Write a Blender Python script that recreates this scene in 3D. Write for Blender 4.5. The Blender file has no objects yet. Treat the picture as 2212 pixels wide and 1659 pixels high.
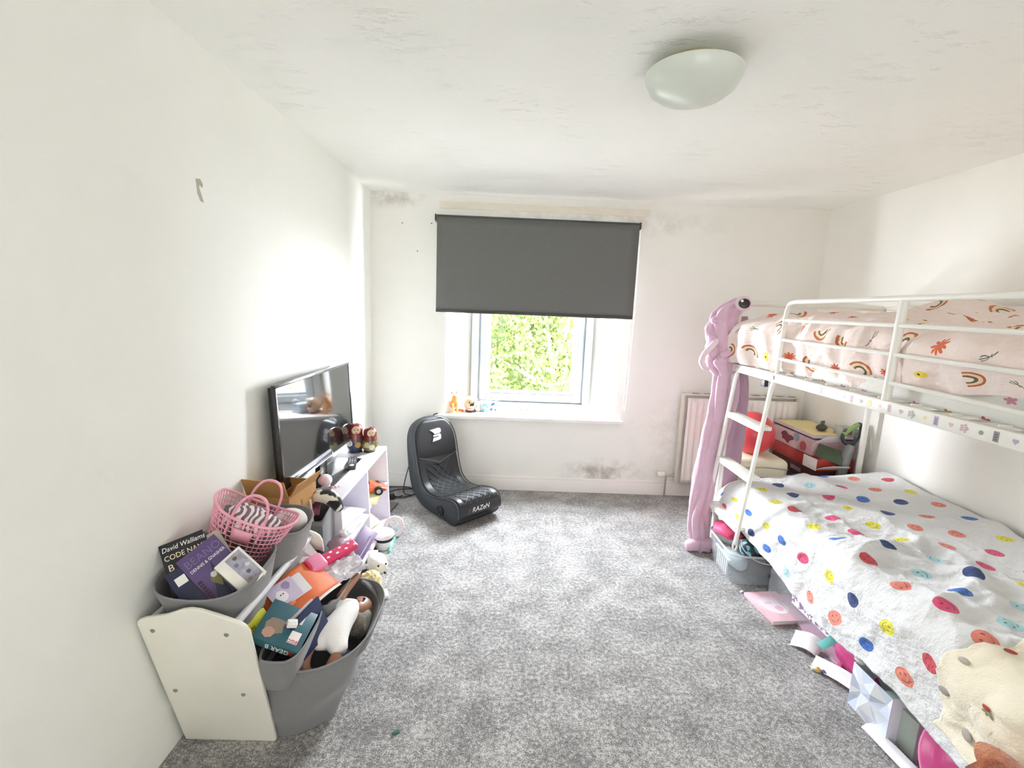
import bpy, bmesh, math, random
from mathutils import Vector, Matrix, noise, Euler
rnd = random.Random(7)
SC = bpy.context.scene
COL = SC.collection
PI = math.pi
# ------------------------------------------------------------------ camera, world, lights, exposure
cam_d = bpy.data.cameras.new('camera'); cam_d.sensor_width = 36.0; cam_d.lens = 36.0*1009.6/2212; cam_d.clip_start = 0.02
cam = bpy.data.objects.new('camera', cam_d); COL.objects.link(cam)
PITCH, ROLL, YAW, CAMZ = 0.16172, 0.03997, 0.01605, 1.5468
_f = Vector((math.sin(YAW)*math.cos(PITCH), math.cos(YAW)*math.cos(PITCH), -math.sin(PITCH)))
_r0 = Vector((math.cos(YAW), -math.sin(YAW), 0)); _u0 = _r0.cross(_f)
_r = math.cos(ROLL)*_r0+math.sin(ROLL)*_u0; _u = -math.sin(ROLL)*_r0+math.cos(ROLL)*_u0
cam.matrix_world = Matrix(((_r.x, _u.x, -_f.x, 0), (_r.y, _u.y, -_f.y, 0), (_r.z, _u.z, -_f.z, CAMZ), (0, 0, 0, 1)))
SC.camera = cam
WORLD_STRENGTH = 43.0
REAR_POWER = 28.0
w = bpy.data.worlds.new('sky'); SC.world = w; w.use_nodes = True
_b = w.node_tree.nodes['Background']; _b.inputs[0].default_value = (0.92, 0.97, 1.05, 1); _b.inputs[1].default_value = WORLD_STRENGTH
def area(name, loc, rot, sx, sy, power, color=(1, 1, 1), portal=False):
    l = bpy.data.lights.new(name, 'AREA'); l.shape = 'RECTANGLE'; l.size = sx; l.size_y = sy; l.energy = power; l.color = color
    o = bpy.data.objects.new(name, l); COL.objects.link(o); o.location = loc; o.rotation_euler = rot
    if portal: l.cycles.is_portal = True
    return o
# the sky enters through the window (portal only guides the sampling)
area('window_portal', (0.23, 4.19, 1.35), (-PI/2, 0, 0), 1.05, 1.4, 1.0, portal=True)
# added fill lamp behind the camera, lifts the ambient level of the room
area('rear_fill', (0.7, -1.85, 1.2), (PI/2+.25, 0, 0), 2.6, 1.9, REAR_POWER, (1.0, 0.99, 1.0))
sun_d = bpy.data.lights.new('sun', 'SUN'); sun_d.energy = 3.0; sun_d.angle = math.radians(3); sun_d.color = (1, 0.96, 0.88)
sun = bpy.data.objects.new('sun', sun_d); COL.objects.link(sun); sun.rotation_euler = (math.radians(50), 0, math.radians(28))
VS = SC.view_settings; VS.view_transform = 'Standard'; VS.look = 'None'; VS.gamma = 1; VS.use_curve_mapping = False; VS.exposure = 0.94
SC.cycles.max_bounces = 12; SC.cycles.diffuse_bounces = 8

# ------------------------------------------------------------------ helpers
def hx(h):
    h = h.lstrip('#'); c = [int(h[i:i+2], 16)/255 for i in (0, 2, 4)]
    return tuple((x/12.92 if x <= 0.04045 else ((x+0.055)/1.055)**2.4) for x in c)+(1,)
class G:
    """tiny node-graph writer"""
    def __init__(s, mat):
        mat.use_nodes = True; s.t = mat.node_tree; s.n = s.t.nodes; s.l = s.t.links
        s.p = s.n['Principled BSDF']; s.out = s.n['Material Output']
    def node(s, typ, **kw):
        x = s.n.new(typ)
        for k, v in kw.items(): setattr(x, k, v)
        return x
    def put(s, sock, v):
        if isinstance(v, V): s.l.new(v.s, sock)
        elif isinstance(v, bpy.types.NodeSocket): s.l.new(v, sock)
        else: sock.default_value = v
    def m(s, op, *a):
        x = s.node('ShaderNodeMath', operation=op)
        for i, v in enumerate(a): s.put(x.inputs[i], v)
        return V(s, x.outputs[0])
    def mix(s, f, a, b):
        x = s.node('ShaderNodeMix', data_type='RGBA'); s.put(x.inputs[0], f); s.put(x.inputs[6], a); s.put(x.inputs[7], b); return x.outputs[2]
    def coord(s, what='Object'): return s.node('ShaderNodeTexCoord').outputs[what]
    def noise(s, vec, scale, detail=3, rough=0.5):
        x = s.node('ShaderNodeTexNoise'); x.inputs['Scale'].default_value = scale; x.inputs['Detail'].default_value = detail; x.inputs['Roughness'].default_value = rough
        s.l.new(vec, x.inputs['Vector']); return V(s, x.outputs[0])
    def sep(s, vec):
        x = s.node('ShaderNodeSeparateXYZ'); s.l.new(vec, x.inputs[0]); return [V(s, o) for o in x.outputs]
    def comb(s, a, b, c=0.0):
        x = s.node('ShaderNodeCombineXYZ'); s.put(x.inputs[0], a); s.put(x.inputs[1], b); s.put(x.inputs[2], c); return x.outputs[0]
    def ramp(s, v, stops, const=False):
        x = s.node('ShaderNodeValToRGB'); r = x.color_ramp
        if const: r.interpolation = 'CONSTANT'
        while len(r.elements) < len(stops): r.elements.new(0.5)
        for e, (p, c) in zip(r.elements, stops): e.position = p; e.color = c
        s.put(x.inputs[0], v); return x.outputs[0]
    def bump(s, h, strength=0.3, dist=0.01):
        x = s.node('ShaderNodeBump'); x.inputs['Strength'].default_value = strength; x.inputs['Distance'].default_value = dist
        s.put(x.inputs['Height'], h); s.l.new(x.outputs[0], s.p.inputs['Normal'])
    def white(s, vec):
        x = s.node('ShaderNodeTexWhiteNoise', noise_dimensions='2D'); s.l.new(vec, x.inputs[0]); return V(s, x.outputs[0])
class V:
    def __init__(s, g, sock): s.g = g; s.s = sock
    def __add__(s, o): return s.g.m('ADD', s, o)
    __radd__ = __add__
    def __sub__(s, o): return s.g.m('SUBTRACT', s, o)
    def __rsub__(s, o): return s.g.m('SUBTRACT', o, s)
    def __mul__(s, o): return s.g.m('MULTIPLY', s, o)
    __rmul__ = __mul__
    def __truediv__(s, o): return s.g.m('DIVIDE', s, o)
    def lt(s, o): return s.g.m('LESS_THAN', s, o)
    def gt(s, o): return s.g.m('GREATER_THAN', s, o)
    def floor(s): return s.g.m('FLOOR', s)
    def fract(s): return s.g.m('FRACT', s)
    def abs(s): return s.g.m('ABSOLUTE', s)
    def sin(s): return s.g.m('SINE', s)
    def cos(s): return s.g.m('COSINE', s)
    def sqrt(s): return s.g.m('SQRT', s)
_mats = {}
def pm(color, rough=0.6, metal=0.0, var=0.0, vs=30.0, bump=0.0, bs=80.0, bd=0.004, sheen=0.0, alpha=1.0, trans=0.0, coat=0.0):
    """procedural material: colour with optional noise variation and bump"""
    key = (color, rough, metal, var, vs, bump, bs, bd, sheen, alpha, trans, coat)
    if key in _mats: return _mats[key]
    m = bpy.data.materials.new('mat_'+color.lstrip('#')); g = G(m); c = hx(color); p = g.p
    p.inputs['Roughness'].default_value = rough; p.inputs['Metallic'].default_value = metal
    if sheen: p.inputs['Sheen Weight'].default_value = sheen
    if coat: p.inputs['Coat Weight'].default_value = coat; p.inputs['Coat Roughness'].default_value = 0.08
    if trans: p.inputs['Transmission Weight'].default_value = trans; p.inputs['IOR'].default_value = 1.3
    if alpha < 1: p.inputs['Alpha'].default_value = alpha
    co = g.coord()
    if var:
        n = g.noise(co, vs, 4)
        d = tuple(x*(1-var) for x in c[:3])+(1,); e = tuple(min(1, x*(1+var*.6)) for x in c[:3])+(1,)
        g.l.new(g.ramp(n, [(0.3, d), (0.7, e)]), p.inputs['Base Color'])
    else:
        n = g.noise(co, 6.0, 2); k = 0.04
        d = tuple(x*(1-k) for x in c[:3])+(1,)
        g.l.new(g.ramp(n, [(0.35, d), (0.65, c)]), p.inputs['Base Color'])
    if bump: g.bump(g.noise(co, bs, 3), bump, bd)
    _mats[key] = m; return m
class MB:
    """collects faces of one mesh"""
    def __init__(s): s.v = []; s.f = []; s.uv = None; s.mi = []
    def add(s, vs, fs, mi=0):
        k = len(s.v); s.v += [tuple(x) for x in vs]; s.f += [tuple(i+k for i in f) for f in fs]; s.mi += [mi]*len(fs); return s
    def box(s, c, d, M=None, mi=0):
        x, y, z = d[0]/2, d[1]/2, d[2]/2
        vs = [Vector((a*x, b*y, e*z)) for e in (-1, 1) for b in (-1, 1) for a in (-1, 1)]
        if M: vs = [M @ q for q in vs]
        vs = [q+Vector(c) for q in vs]
        return s.add(vs, [(0, 2, 3, 1), (4, 5, 7, 6), (0, 1, 5, 4), (2, 6, 7, 3), (0, 4, 6, 2), (1, 3, 7, 5)], mi)
    def bx(s, x0, x1, y0, y1, z0, z1, mi=0): return s.box(((x0+x1)/2, (y0+y1)/2, (z0+z1)/2), (x1-x0, y1-y0, z1-z0), None, mi)
    def tube(s, pts, r, n=8, closed=False, cap=True, mi=0, flat=1.0):
        P = [Vector(p) for p in pts]; L = len(P); R = r if isinstance(r, (list, tuple)) else [r]*L
        rings = []; up = None; vs = []
        for i in range(L):
            a = P[(i-1) % L] if (i > 0 or closed) else P[i]; b = P[(i+1) % L] if (i < L-1 or closed) else P[i]
            t = (b-a).normalized() if (b-a).length > 1e-9 else Vector((0, 0, 1))
            if up is None: up = Vector((0, 0, 1)) if abs(t.z) < 0.9 else Vector((1, 0, 0))
            x = up.cross(t); x = x.normalized() if x.length > 1e-6 else t.orthogonal().normalized(); y = t.cross(x); up = y
            for k in range(n):
                an = 2*PI*k/n; vs.append(P[i]+x*math.cos(an)*R[i]+y*math.sin(an)*R[i]*flat)
        fs = []
        for i in range(L if closed else L-1):
            j = (i+1) % L
            for k in range(n): q = (k+1) % n; fs.append((i*n+k, i*n+q, j*n+q, j*n+k))
        if cap and not closed: fs.append(tuple(range(n-1, -1, -1))); fs.append(tuple((L-1)*n+k for k in range(n)))
        return s.add(vs, fs, mi)
    def lathe(s, prof, n=24, c=(0, 0, 0), mi=0, sx=1.0, sy=1.0, cap=True):
        vs = [(c[0]+r*math.cos(2*PI*k/n)*sx, c[1]+r*math.sin(2*PI*k/n)*sy, c[2]+z) for r, z in prof for k in range(n)]
        fs = [(i*n+k, i*n+(k+1) % n, (i+1)*n+(k+1) % n, (i+1)*n+k) for i in range(len(prof)-1) for k in range(n)]
        if cap: fs.append(tuple(range(n-1, -1, -1))); fs.append(tuple((len(prof)-1)*n+k for k in range(n)))
        return s.add(vs, fs, mi)
    def prism(s, poly, z0, z1, M=None, mi=0):
        n = len(poly); vs = [Vector((x, y, z0)) for x, y in poly]+[Vector((x, y, z1)) for x, y in poly]
        if M: vs = [M @ q for q in vs]
        fs = [tuple(range(n-1, -1, -1)), tuple(range(n, 2*n))]+[(k, (k+1) % n, n+(k+1) % n, n+k) for k in range(n)]
        return s.add(vs, fs, mi)
    def loft(s, rings, closed=True, cap=True, mi=0):
        n = len(rings[0]); vs = [p for r in rings for p in r]; L = len(rings)
        fs = [(i*n+k, i*n+(k+1) % n, (i+1)*n+(k+1) % n, (i+1)*n+k) for i in range(L-1) for k in range(n if closed else n-1)]
        if cap and closed: fs.append(tuple(range(n-1, -1, -1))); fs.append(tuple((L-1)*n+k for k in range(n)))
        return s.add(vs, fs, mi)
    def grid(s, fn, nu, nv, uvfn=None, mi=0):
        vs = []; uvs = []
        for i in range(nu+1):
            for j in range(nv+1):
                vs.append(fn(i/nu, j/nv))
                if uvfn: uvs.append(uvfn(i/nu, j/nv))
        w_ = nv+1
        fs = [(i*w_+j, (i+1)*w_+j, (i+1)*w_+j+1, i*w_+j+1) for i in range(nu) for j in range(nv)]
        if uvfn:
            if s.uv is None: s.uv = {}
            k = len(s.v)
            for q, t in enumerate(uvs): s.uv[k+q] = t
        return s.add(vs, fs, mi)
    def ball(s, c, r, n=16, m=10, sx=1, sy=1, sz=1, M=None, mi=0):
        vs = [Vector((0, 0, -sz*r))]
        for i in range(1, m):
            a = -PI/2+PI*i/m
            for k in range(n): vs.append(Vector((r*sx*math.cos(a)*math.cos(2*PI*k/n), r*sy*math.cos(a)*math.sin(2*PI*k/n), r*sz*math.sin(a))))
        vs.append(Vector((0, 0, sz*r)))
        if M: vs = [M @ q for q in vs]
        vs = [q+Vector(c) for q in vs]; fs = []
        for k in range(n): fs.append((0, 1+(k+1) % n, 1+k))
        for i in range(m-2):
            for k in range(n): a = 1+i*n; fs.append((a+k, a+(k+1) % n, a+n+(k+1) % n, a+n+k))
        a = 1+(m-2)*n
        for k in range(n): fs.append((a+k, a+(k+1) % n, len(vs)-1))
        return s.add(vs, fs, mi)
    def build(s, name, mat, parent=None, M=None, bevel=0.0, seg=2, smooth=True, angle=40, solid=0.0, sub=0, recalc=True, kind=None, label=None):
        me = bpy.data.meshes.new(name); me.from_pydata(s.v, [], s.f)
        if s.uv:
            ul = me.uv_layers.new(name='uv')
            for lp in me.loops: ul.data[lp.index].uv = s.uv.get(lp.vertex_index, (0, 0))
        mats = mat if isinstance(mat, (list, tuple)) else [mat]
        for q in mats: me.materials.append(q)
        if len(mats) > 1: me.polygons.foreach_set('material_index', s.mi)
        if bevel or recalc:
            b = bmesh.new(); b.from_mesh(me)
            if bevel:
                es = [e for e in b.edges if len(e.link_faces) == 2 and e.calc_face_angle(0) > 0.5]
                bmesh.ops.bevel(b, geom=es, offset=bevel, segments=seg, affect='EDGES', profile=0.5, clamp_overlap=True)
            if recalc: bmesh.ops.recalc_face_normals(b, faces=b.faces)
            b.to_mesh(me); b.free()
        if smooth:
            me.polygons.foreach_set('use_smooth', [True]*len(me.polygons)); me.set_sharp_from_angle(angle=math.radians(angle))
        o = bpy.data.objects.new(name, me); COL.objects.link(o)
        if solid: q = o.modifiers.new('thickness', 'SOLIDIFY'); q.thickness = solid; q.offset = 0
        if sub: q = o.modifiers.new('smooth', 'SUBSURF'); q.levels = sub; q.render_levels = sub
        if parent: o.parent = parent
        if M is not None: o.matrix_local = M
        if kind: o['kind'] = kind
        if label: o['label'] = label
        return o
def tag(o, label, cat, group=None):
    o['label'] = label; o['category'] = cat
    if group: o['group'] = group
    return o
def thing(name, label, cat, M=None, group=None):
    o = bpy.data.objects.new(name, None); o.empty_display_size = 0.05; COL.objects.link(o)
    if M is not None: o.matrix_local = M
    return tag(o, label, cat, group)
def struct(o): o['kind'] = 'structure'; return o
def T(x, y, z, rz=0.0, rx=0.0, ry=0.0): return Matrix.Translation((x, y, z)) @ Euler((rx, ry, rz)).to_matrix().to_4x4()
def FR(c, u, n):
    """frame at c: local x along u, local z along n"""
    n = Vector(n).normalized(); u = Vector(u); u = (u-n*u.dot(n)).normalized(); v = n.cross(u)
    return Matrix(((u.x, v.x, n.x, c[0]), (u.y, v.y, n.y, c[1]), (u.z, v.z, n.z, c[2]), (0, 0, 0, 1)))
def text(name, body, size, mat, parent, M, extrude=0.0004, sx=1.0, shear=0.0, label=None):
    cu = bpy.data.curves.new('t', 'FONT'); cu.body = body; cu.size = size; cu.extrude = extrude; cu.align_x = 'CENTER'; cu.align_y = 'CENTER'; cu.shear = shear; cu.resolution_u = 3
    t = bpy.data.objects.new('t', cu); COL.objects.link(t)
    me = bpy.data.meshes.new_from_object(t.evaluated_get(bpy.context.evaluated_depsgraph_get()))
    bpy.data.objects.remove(t); bpy.data.curves.remove(cu); me.name = name
    for v in me.vertices: v.co.x *= sx
    me.materials.clear(); me.materials.append(mat)
    o = bpy.data.objects.new(name, me); COL.objects.link(o); o.parent = parent; o.matrix_local = M
    if label: o['label'] = label
    return o
def skin(name, verts, edges, radii, mat, parent=None, M=None, sub=2, root=0):
    me = bpy.data.meshes.new(name); me.from_pydata(verts, edges, []); o = bpy.data.objects.new('tmp', me); COL.objects.link(o)
    o.modifiers.new('s', 'SKIN')
    for i, r in enumerate(radii):
        q = me.skin_vertices[0].data[i]; q.radius = r if isinstance(r, tuple) else (r, r); q.use_root = (i == root)
    b = o.modifiers.new('b', 'SUBSURF'); b.levels = sub; b.render_levels = sub
    dg = bpy.context.evaluated_depsgraph_get(); dg.update(); m2 = bpy.data.meshes.new_from_object(o.evaluated_get(dg)); m2.name = name
    bpy.data.objects.remove(o); m2.materials.clear(); m2.materials.append(mat)
    m2.polygons.foreach_set('use_smooth', [True]*len(m2.polygons))
    o = bpy.data.objects.new(name, m2); COL.objects.link(o)
    if parent: o.parent = parent
    if M is not None: o.matrix_local = M
    return o
def nz(x, y, z=0.0): return noise.noise(Vector((x, y, z)))
def chain(n): return [(i, i+1) for i in range(n-1)]
def spline(pts, k=6):
    """Catmull-Rom through the points"""
    P = [Vector(p) for p in pts]; P = [2*P[0]-P[1]]+P+[2*P[-1]-P[-2]]; out = []
    for i in range(1, len(P)-2):
        for j in range(k):
            t = j/k; a, b, c, d = P[i-1:i+3]
            out.append(0.5*((2*b)+(c-a)*t+(2*a-5*b+4*c-d)*t*t+(3*b-a-3*c+d)*t**3))
    out.append(P[-2]); return out
# ------------------------------------------------------------------ setting
XL, XR, YB, YF, ZC = -1.097, 2.521, 3.835, -1.95, 2.4
def plaster(name, c1, c2, bump=0.15, stain=None, ridge=False):
    m = bpy.data.materials.new(name); g = G(m); co = g.coord()
    n = g.noise(co, 1.7, 5, 0.6); col = g.ramp(n, [(0.3, hx(c1)), (0.7, hx(c2))])
    if stain:
        x, y, z = g.sep(co); n2 = g.noise(co, 7, 5, 0.7)
        for sx_, sz_, rx, rz, amt in stain:
            a = (x-sx_)/rx; b = (z-sz_)/rz; d = (a*a+b*b).sqrt()
            k = g.m('MULTIPLY', g.m('MAXIMUM', 1-d, 0.0), g.m('MAXIMUM', (n2-0.42)*amt, 0.0)); k = g.m('MINIMUM', k, 0.8)
            col = g.mix(k, col, hx('#a39c92'))
    g.put(g.p.inputs['Base Color'], col); g.p.inputs['Roughness'].default_value = 0.75
    h = g.noise(co, 22, 5, 0.6)
    if ridge:
        mp = g.node('ShaderNodeMapping'); mp.inputs['Scale'].default_value = (6, 14, 6); mp.inputs['Rotation'].default_value = (0, 0, 0.5); g.l.new(co, mp.inputs[0])
        a = g.noise(mp.outputs[0], 1.2, 6, 0.75); r = g.m('MAXIMUM', (a-0.56)*6.0, 0.0)
        msk = g.m('MAXIMUM', (g.noise(co, 2.1, 2)-0.42)*5, 0.0); h = h*0.25+g.m('MINIMUM', r*msk, 1.2)
        g.bump(h, 0.55, 0.012)
    else: g.bump(h, bump, 0.006)
    return m
W_LEFT = plaster('wall_paint_ivory', '#f3f4ee', '#f6f7f2')
W_BACK = plaster('wall_paint_back', '#efeee8', '#f3f2ec', stain=[(0.86, 0.17, 0.42, 0.16, 5.0), (0.7, 2.25, 1.2, 0.14, 2.0), (-0.95, 2.36, 0.35, 0.1, 3.0), (1.5, 0.5, 0.5, 0.5, 1.2)])
W_RIGHT = plaster('wall_paint_right', '#f2f0e9', '#f6f4ee')
W_CEIL = plaster('ceiling_paint', '#f5f6f0', '#f9f9f5', ridge=True)
def carpet_mat():
    m = bpy.data.materials.new('carpet_grey'); g = G(m); co = g.coord()
    a = g.noise(co, 210, 2, 0.7); b = g.noise(co, 60, 3, 0.6); c = g.noise(co, 5.5, 4, 0.65)
    v = a*0.50+b*0.34+c*0.24
    g.put(g.p.inputs['Base Color'], g.ramp(v, [(0.38, hx('#444241')), (0.52, hx('#868482')), (0.64, hx('#d2d0cd'))]))
    g.p.inputs['Roughness'].default_value = 0.95; g.p.inputs['Sheen Weight'].default_value = 0.15
    g.bump(a*0.6+b*0.4+c*0.5, 0.8, 0.012); return m
CARPET = carpet_mat()
struct(MB().bx(XL-.1, XR+.1, YF-.1, YB+.1, -0.06, 0).build('floor', CARPET, bevel=0))
struct(MB().bx(XL-.1, XR+.1, YF-.1, YB+.3, ZC, ZC+.08).build('ceiling', W_CEIL))
wl = struct(MB().bx(XL-.1, XL, YF-.1, YB+.05, 0, ZC).build('wall_left', W_LEFT))
struct(MB().bx(XR, XR+.1, YF-.1, YB+.05, 0, ZC).build('wall_right', W_RIGHT))
struct(MB().bx(XL-.1, XR+.1, YF-.1, YF, 0, ZC).build('wall_front', W_RIGHT))
OX0, OX1, OZ0, OZ1 = -0.495, 0.945, 0.615, 2.14          # opening in the room face
IX0, IX1, YO = -0.30, 0.755, 4.13                       # splayed to the frame
wb = MB()
wb.prism([(XL-.1, YB), (OX0, YB), (IX0, YO), (XL-.1, YO)], 0, ZC)
wb.prism([(OX1, YB), (XR+.1, YB), (XR+.1, YO), (IX1, YO)], 0, ZC)
wb.prism([(OX0, YB), (OX1, YB), (IX1, YO), (IX0, YO)], 0, OZ0)
wb.prism([(OX0, YB), (OX1, YB), (IX1, YO), (IX0, YO)], OZ1, ZC)
wb = struct(wb.build('wall_back', W_BACK))
DARK = pm('#5b564e', 0.9)
for x, z in ((-0.85, 2.17), (-0.62, 2.175), (-0.73, 1.96), (-0.53, 2.325), (1.06, 2.335)):
    MB().lathe([(0.0035, 0), (0.005, 0.002), (0.002, 0.003)], 8).build('nail_hole', DARK, wb, T(x, YB+.001, z, 0, PI/2))
chip = MB(); chip.prism([(0, .03), (.02, .035), (.034, .02), (.03, .008), (.018, .02), (.012, .004), (.028, -.03), (.034, -.042), (.018, -.04), (.004, -.018)], 0, 0.003)
chip.build('plaster_chip', pm('#b9b4a6', 0.9), wl, Matrix(((0, 0, 1, XL-.0005), (1, 0, 0, 1.725), (0, 1, 0, 1.915), (0, 0, 0, 1))))
# rounded plaster seam along the left wall and ceiling
WHITE = pm('#f3f2ec', 0.45); UPVC = pm('#d0d7da', 0.3); PAINT = pm('#efebe7', 0.55, var=0.03, vs=5)
b = MB()
pr = [(0, 0), (-.016, 0), (-.016, .095), (-.012, .1), (-.013, .108), (-.006, .122), (0, .122)]
b.add([(x, YB+p[0], p[1]) for x in (XL, XR) for p in pr], [(k, (k+1) % 7, 7+(k+1) % 7, 7+k) for k in range(7)]+[tuple(range(7)), tuple(range(13, 6, -1))])
struct(b.build('baseboard_back', PAINT))
struct(MB().bx(XR-.014, XR, YF, YB-.016, 0, .11).build('baseboard_right', W_RIGHT, bevel=.004))
struct(MB().bx(-0.56, 1.09, YB-.019, YB, 2.292, 2.342).build('trim_1', pm('#ebe4d6', 0.6, var=0.05, vs=9), bevel=.006))
# window
win = thing('window_1', 'white framed casement window with a bare lower pane below the blind', 'window'); win['kind'] = 'structure'; del win['category']
def frame_ring(name, x0, x1, z0, z1, wd, y0, y1, bev=.006):
    m = MB(); m.bx(x0, x0+wd, y0, y1, z0, z1); m.bx(x1-wd, x1, y0, y1, z0, z1); m.bx(x0+wd, x1-wd, y0, y1, z0, z0+wd); m.bx(x0+wd, x1-wd, y0, y1, z1-wd, z1)
    return m.build(name, UPVC, win, bevel=bev)
frame_ring('outer_frame', IX0, IX1, .655, 2.14, .062, 4.07, 4.19)
frame_ring('frame_step', IX0+.062, IX1-.062, .717, 2.078, .022, 4.105, 4.18)
frame_ring('casement', IX0+.076, IX1-.076, .728, 2.066, .06, 4.085, 4.16)
frame_ring('glazing_bead', IX0+.136, IX1-.136, .788, 2.006, .028, 4.11, 4.15, .008)
gm = bpy.data.materials.new('pane_glass'); g = G(gm); g.p.inputs['Alpha'].default_value = 0.06; g.p.inputs['Roughness'].default_value = 0.02; g.p.inputs['Base Color'].default_value = hx('#0c0e0f')
MB().bx(IX0+.15, IX1-.15, 4.128, 4.132, .80, 1.99).build('pane', gm, win)
h = MB(); h.bx(.20, .27, 4.068, 4.086, .748, .768); h.tube([(.235, 4.07, .76), (.235, 4.05, .762), (.25, 4.045, .764), (.30, 4.045, .764)], .007, 8)
h.build('window_handle', UPVC, win, bevel=.003)
MB().bx(-.55, 1.0, 3.775, 4.075, .618, .65).build('window_sill', pm('#f1efea', 0.4), win, bevel=.007, seg=3)
# outside: tree, hedge, neighbour's house, fence
LEAF = bpy.data.materials.new('leaf'); g = G(LEAF)
oi = g.node('ShaderNodeObjectInfo'); co = g.coord(); n = g.noise(co, 9, 3, 0.7)
g.put(g.p.inputs['Base Color'], g.ramp(n, [(0.36, hx('#2b3a20')), (0.5, hx('#414e26')), (0.64, hx('#55592f'))])); g.p.inputs['Roughness'].default_value = 0.9; g.p.inputs['Specular IOR Level'].default_value = 0.05
BARK = pm('#6f6a52', 0.9, var=.2)
def leaves(name, n, fn, size, parent, kind='stuff', mat=LEAF):
    m = MB()
    for _ in range(n):
        c = Vector(fn()); a = Vector((rnd.gauss(0, 1), rnd.gauss(0, 1), rnd.gauss(0, .7))).normalized(); b_ = a.orthogonal().normalized(); b_.rotate(Matrix.Rotation(rnd.random()*6.28, 3, a))
        s = size*rnd.uniform(.6, 1.3); q = b_.cross(a)*s*.3
        m.add([c-b_*s*.5, c+q, c+b_*s*.5, c-q], [(0, 1, 2, 3)])
    return m.build(name, mat, parent, smooth=False, recalc=False, kind=kind)
tree = thing('garden_tree', 'leafy yellow-green tree filling the view through the window', 'tree', T(1.0, 9.0, -3.0))
tr = MB(); tr.tube([(0, 0, 0), (.05, .05, 1.6), (.0, 0, 2.9), (-.15, 0, 3.8), (-.4, .1, 5.2)], [.09, .08, .06, .04, .015], 8)
for p in [[(0, 0, 2.6), (.25, 0, 3.2), (.45, -.1, 3.9)], [(0, 0, 2.8), (-.35, 0, 3.4), (-.7, .1, 4.2)], [(-.1, 0, 3.5), (.15, -.1, 4.2), (.2, 0, 5)], [(.05, 0, 2.3), (.5, .1, 3.0), (.9, .2, 3.9)], [(-.05, 0, 3.0), (-.6, -.1, 3.3), (-1.2, 0, 3.6)]]: tr.tube(spline(p, 4), [.035]*5+[.02]*4, 6)
tr.build('trunk', BARK, tree)
def crown():
    while True:
        x, y, z = rnd.uniform(-1.9, 1.5), rnd.uniform(-.7, .9), rnd.uniform(2.3, 5.6)
        if ((x+.3)/2)**2+((z-3.9)/1.75)**2 < 1 and nz(x*1.4+3, y*1.4, z*1.4) > -.22 and not (x > .35 and z < 4.2 and rnd.random() < .8): return x, y, z
leaves('foliage', 12500, crown, .105, tree)
hedge = thing('garden_hedge', 'dense green hedge behind the tree outside the window', 'hedge', T(0, 11.5, -3.0))
hb = MB(); hb.grid(lambda u, v: Vector((-4+u*6.0, -.3+.35*math.sin(v*3)+.2*nz(u*14, v*9), v*5.6)), 40, 30)
hb.build('hedge_body', pm('#2d3a1c', 0.9, var=.4, vs=3.0, bump=.5, bs=20), hedge, solid=.3)
leaves('hedge_leaves', 7000, lambda: (rnd.uniform(-3, 1.9), rnd.uniform(-.75, -.35), rnd.uniform(1.0, 5.4)), .11, hedge)
house = thing('neighbour_house', 'pale brick house beyond the garden, at the right edge of the pane', 'house', T(1.42, 12.6, -3.0))
bm_ = bpy.data.materials.new('far_brick'); g = G(bm_); br = g.node('ShaderNodeTexBrick'); br.inputs['Scale'].default_value = 5.2; br.inputs['Color1'].default_value = hx('#5f5850'); br.inputs['Color2'].default_value = hx('#554d46'); br.inputs['Mortar'].default_value = hx('#3c3833')
x, y, z = g.sep(g.coord()); g.l.new(g.comb(x, z, 0.0), br.inputs['Vector']); g.l.new(br.outputs[0], g.p.inputs['Base Color'])
MB().bx(0, 4.5, 0, .4, 0, 7).build('house_wall', bm_, house)
sh = MB().bx(.08, .40, -.05, 0, 2.5, 3.3).build('shutter', pm('#6e7572', .6), house)
for k in range(12): MB().bx(.09, .39, -.075, -.05, 2.53+k*.064, 2.565+k*.064).build('slat', pm('#a9aeae', .5), sh)
tag_f = thing('garden_fence', 'thin pale wooden rail crossing the hedge outside the window', 'fence', T(-.6, 10.6, -3.0))
MB().bx(-1.5, 1.7, 0, .05, 2.58, 2.63).build('rail', pm('#8f8c80', .7), tag_f)
for k in range(4): MB().bx(-1.4+k*.95, -1.32+k*.95, .03, .09, 0, 2.75).build('post', pm('#8f8c80', .7), tag_f)
struct(MB().bx(-8, 9, 4.4, 22, -3.1, -3.0).build('ground', pm('#dcd8cc', .95, var=.08, vs=2)))
# ------------------------------------------------------------------ roller blind
blind = thing('roller_blind', 'dark grey roller blind half lowered over the window', 'blind', T(0.216, 3.775, 2.215))
BG = bpy.data.materials.new('blind_cloth'); g = G(BG); co = g.coord(); n = g.noise(co, 320, 2)
g.put(g.p.inputs['Base Color'], g.ramp(n, [(0.35, hx('#626360')), (0.65, hx('#6c6d69'))])); g.p.inputs['Roughness'].default_value = .7; g.bump(n, .1, .002)
MB().grid(lambda u, v: Vector((-.782+u*1.566, -.0205+.0012*math.sin(v*3)+.0006*nz(u*3, v*2), .0-v*.705)), 20, 14).build('blind_fabric', BG, blind, solid=.0012)
MB().tube([(-.785, .005, 0), (.788, .005, 0)], .02, 14).build('roller_tube', pm('#4a4b49', .6), blind)
MB().box((0, -.0205, -.712), (1.566, .009, .024)).build('bottom_bar', pm('#3d3f3b', .5), blind, bevel=.003)
for s in (-1, 1): MB().box((s*.795, .02, -.004), (.012, .07, .055)).build('bracket', pm('#393a38', .4), blind, bevel=.006)
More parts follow.
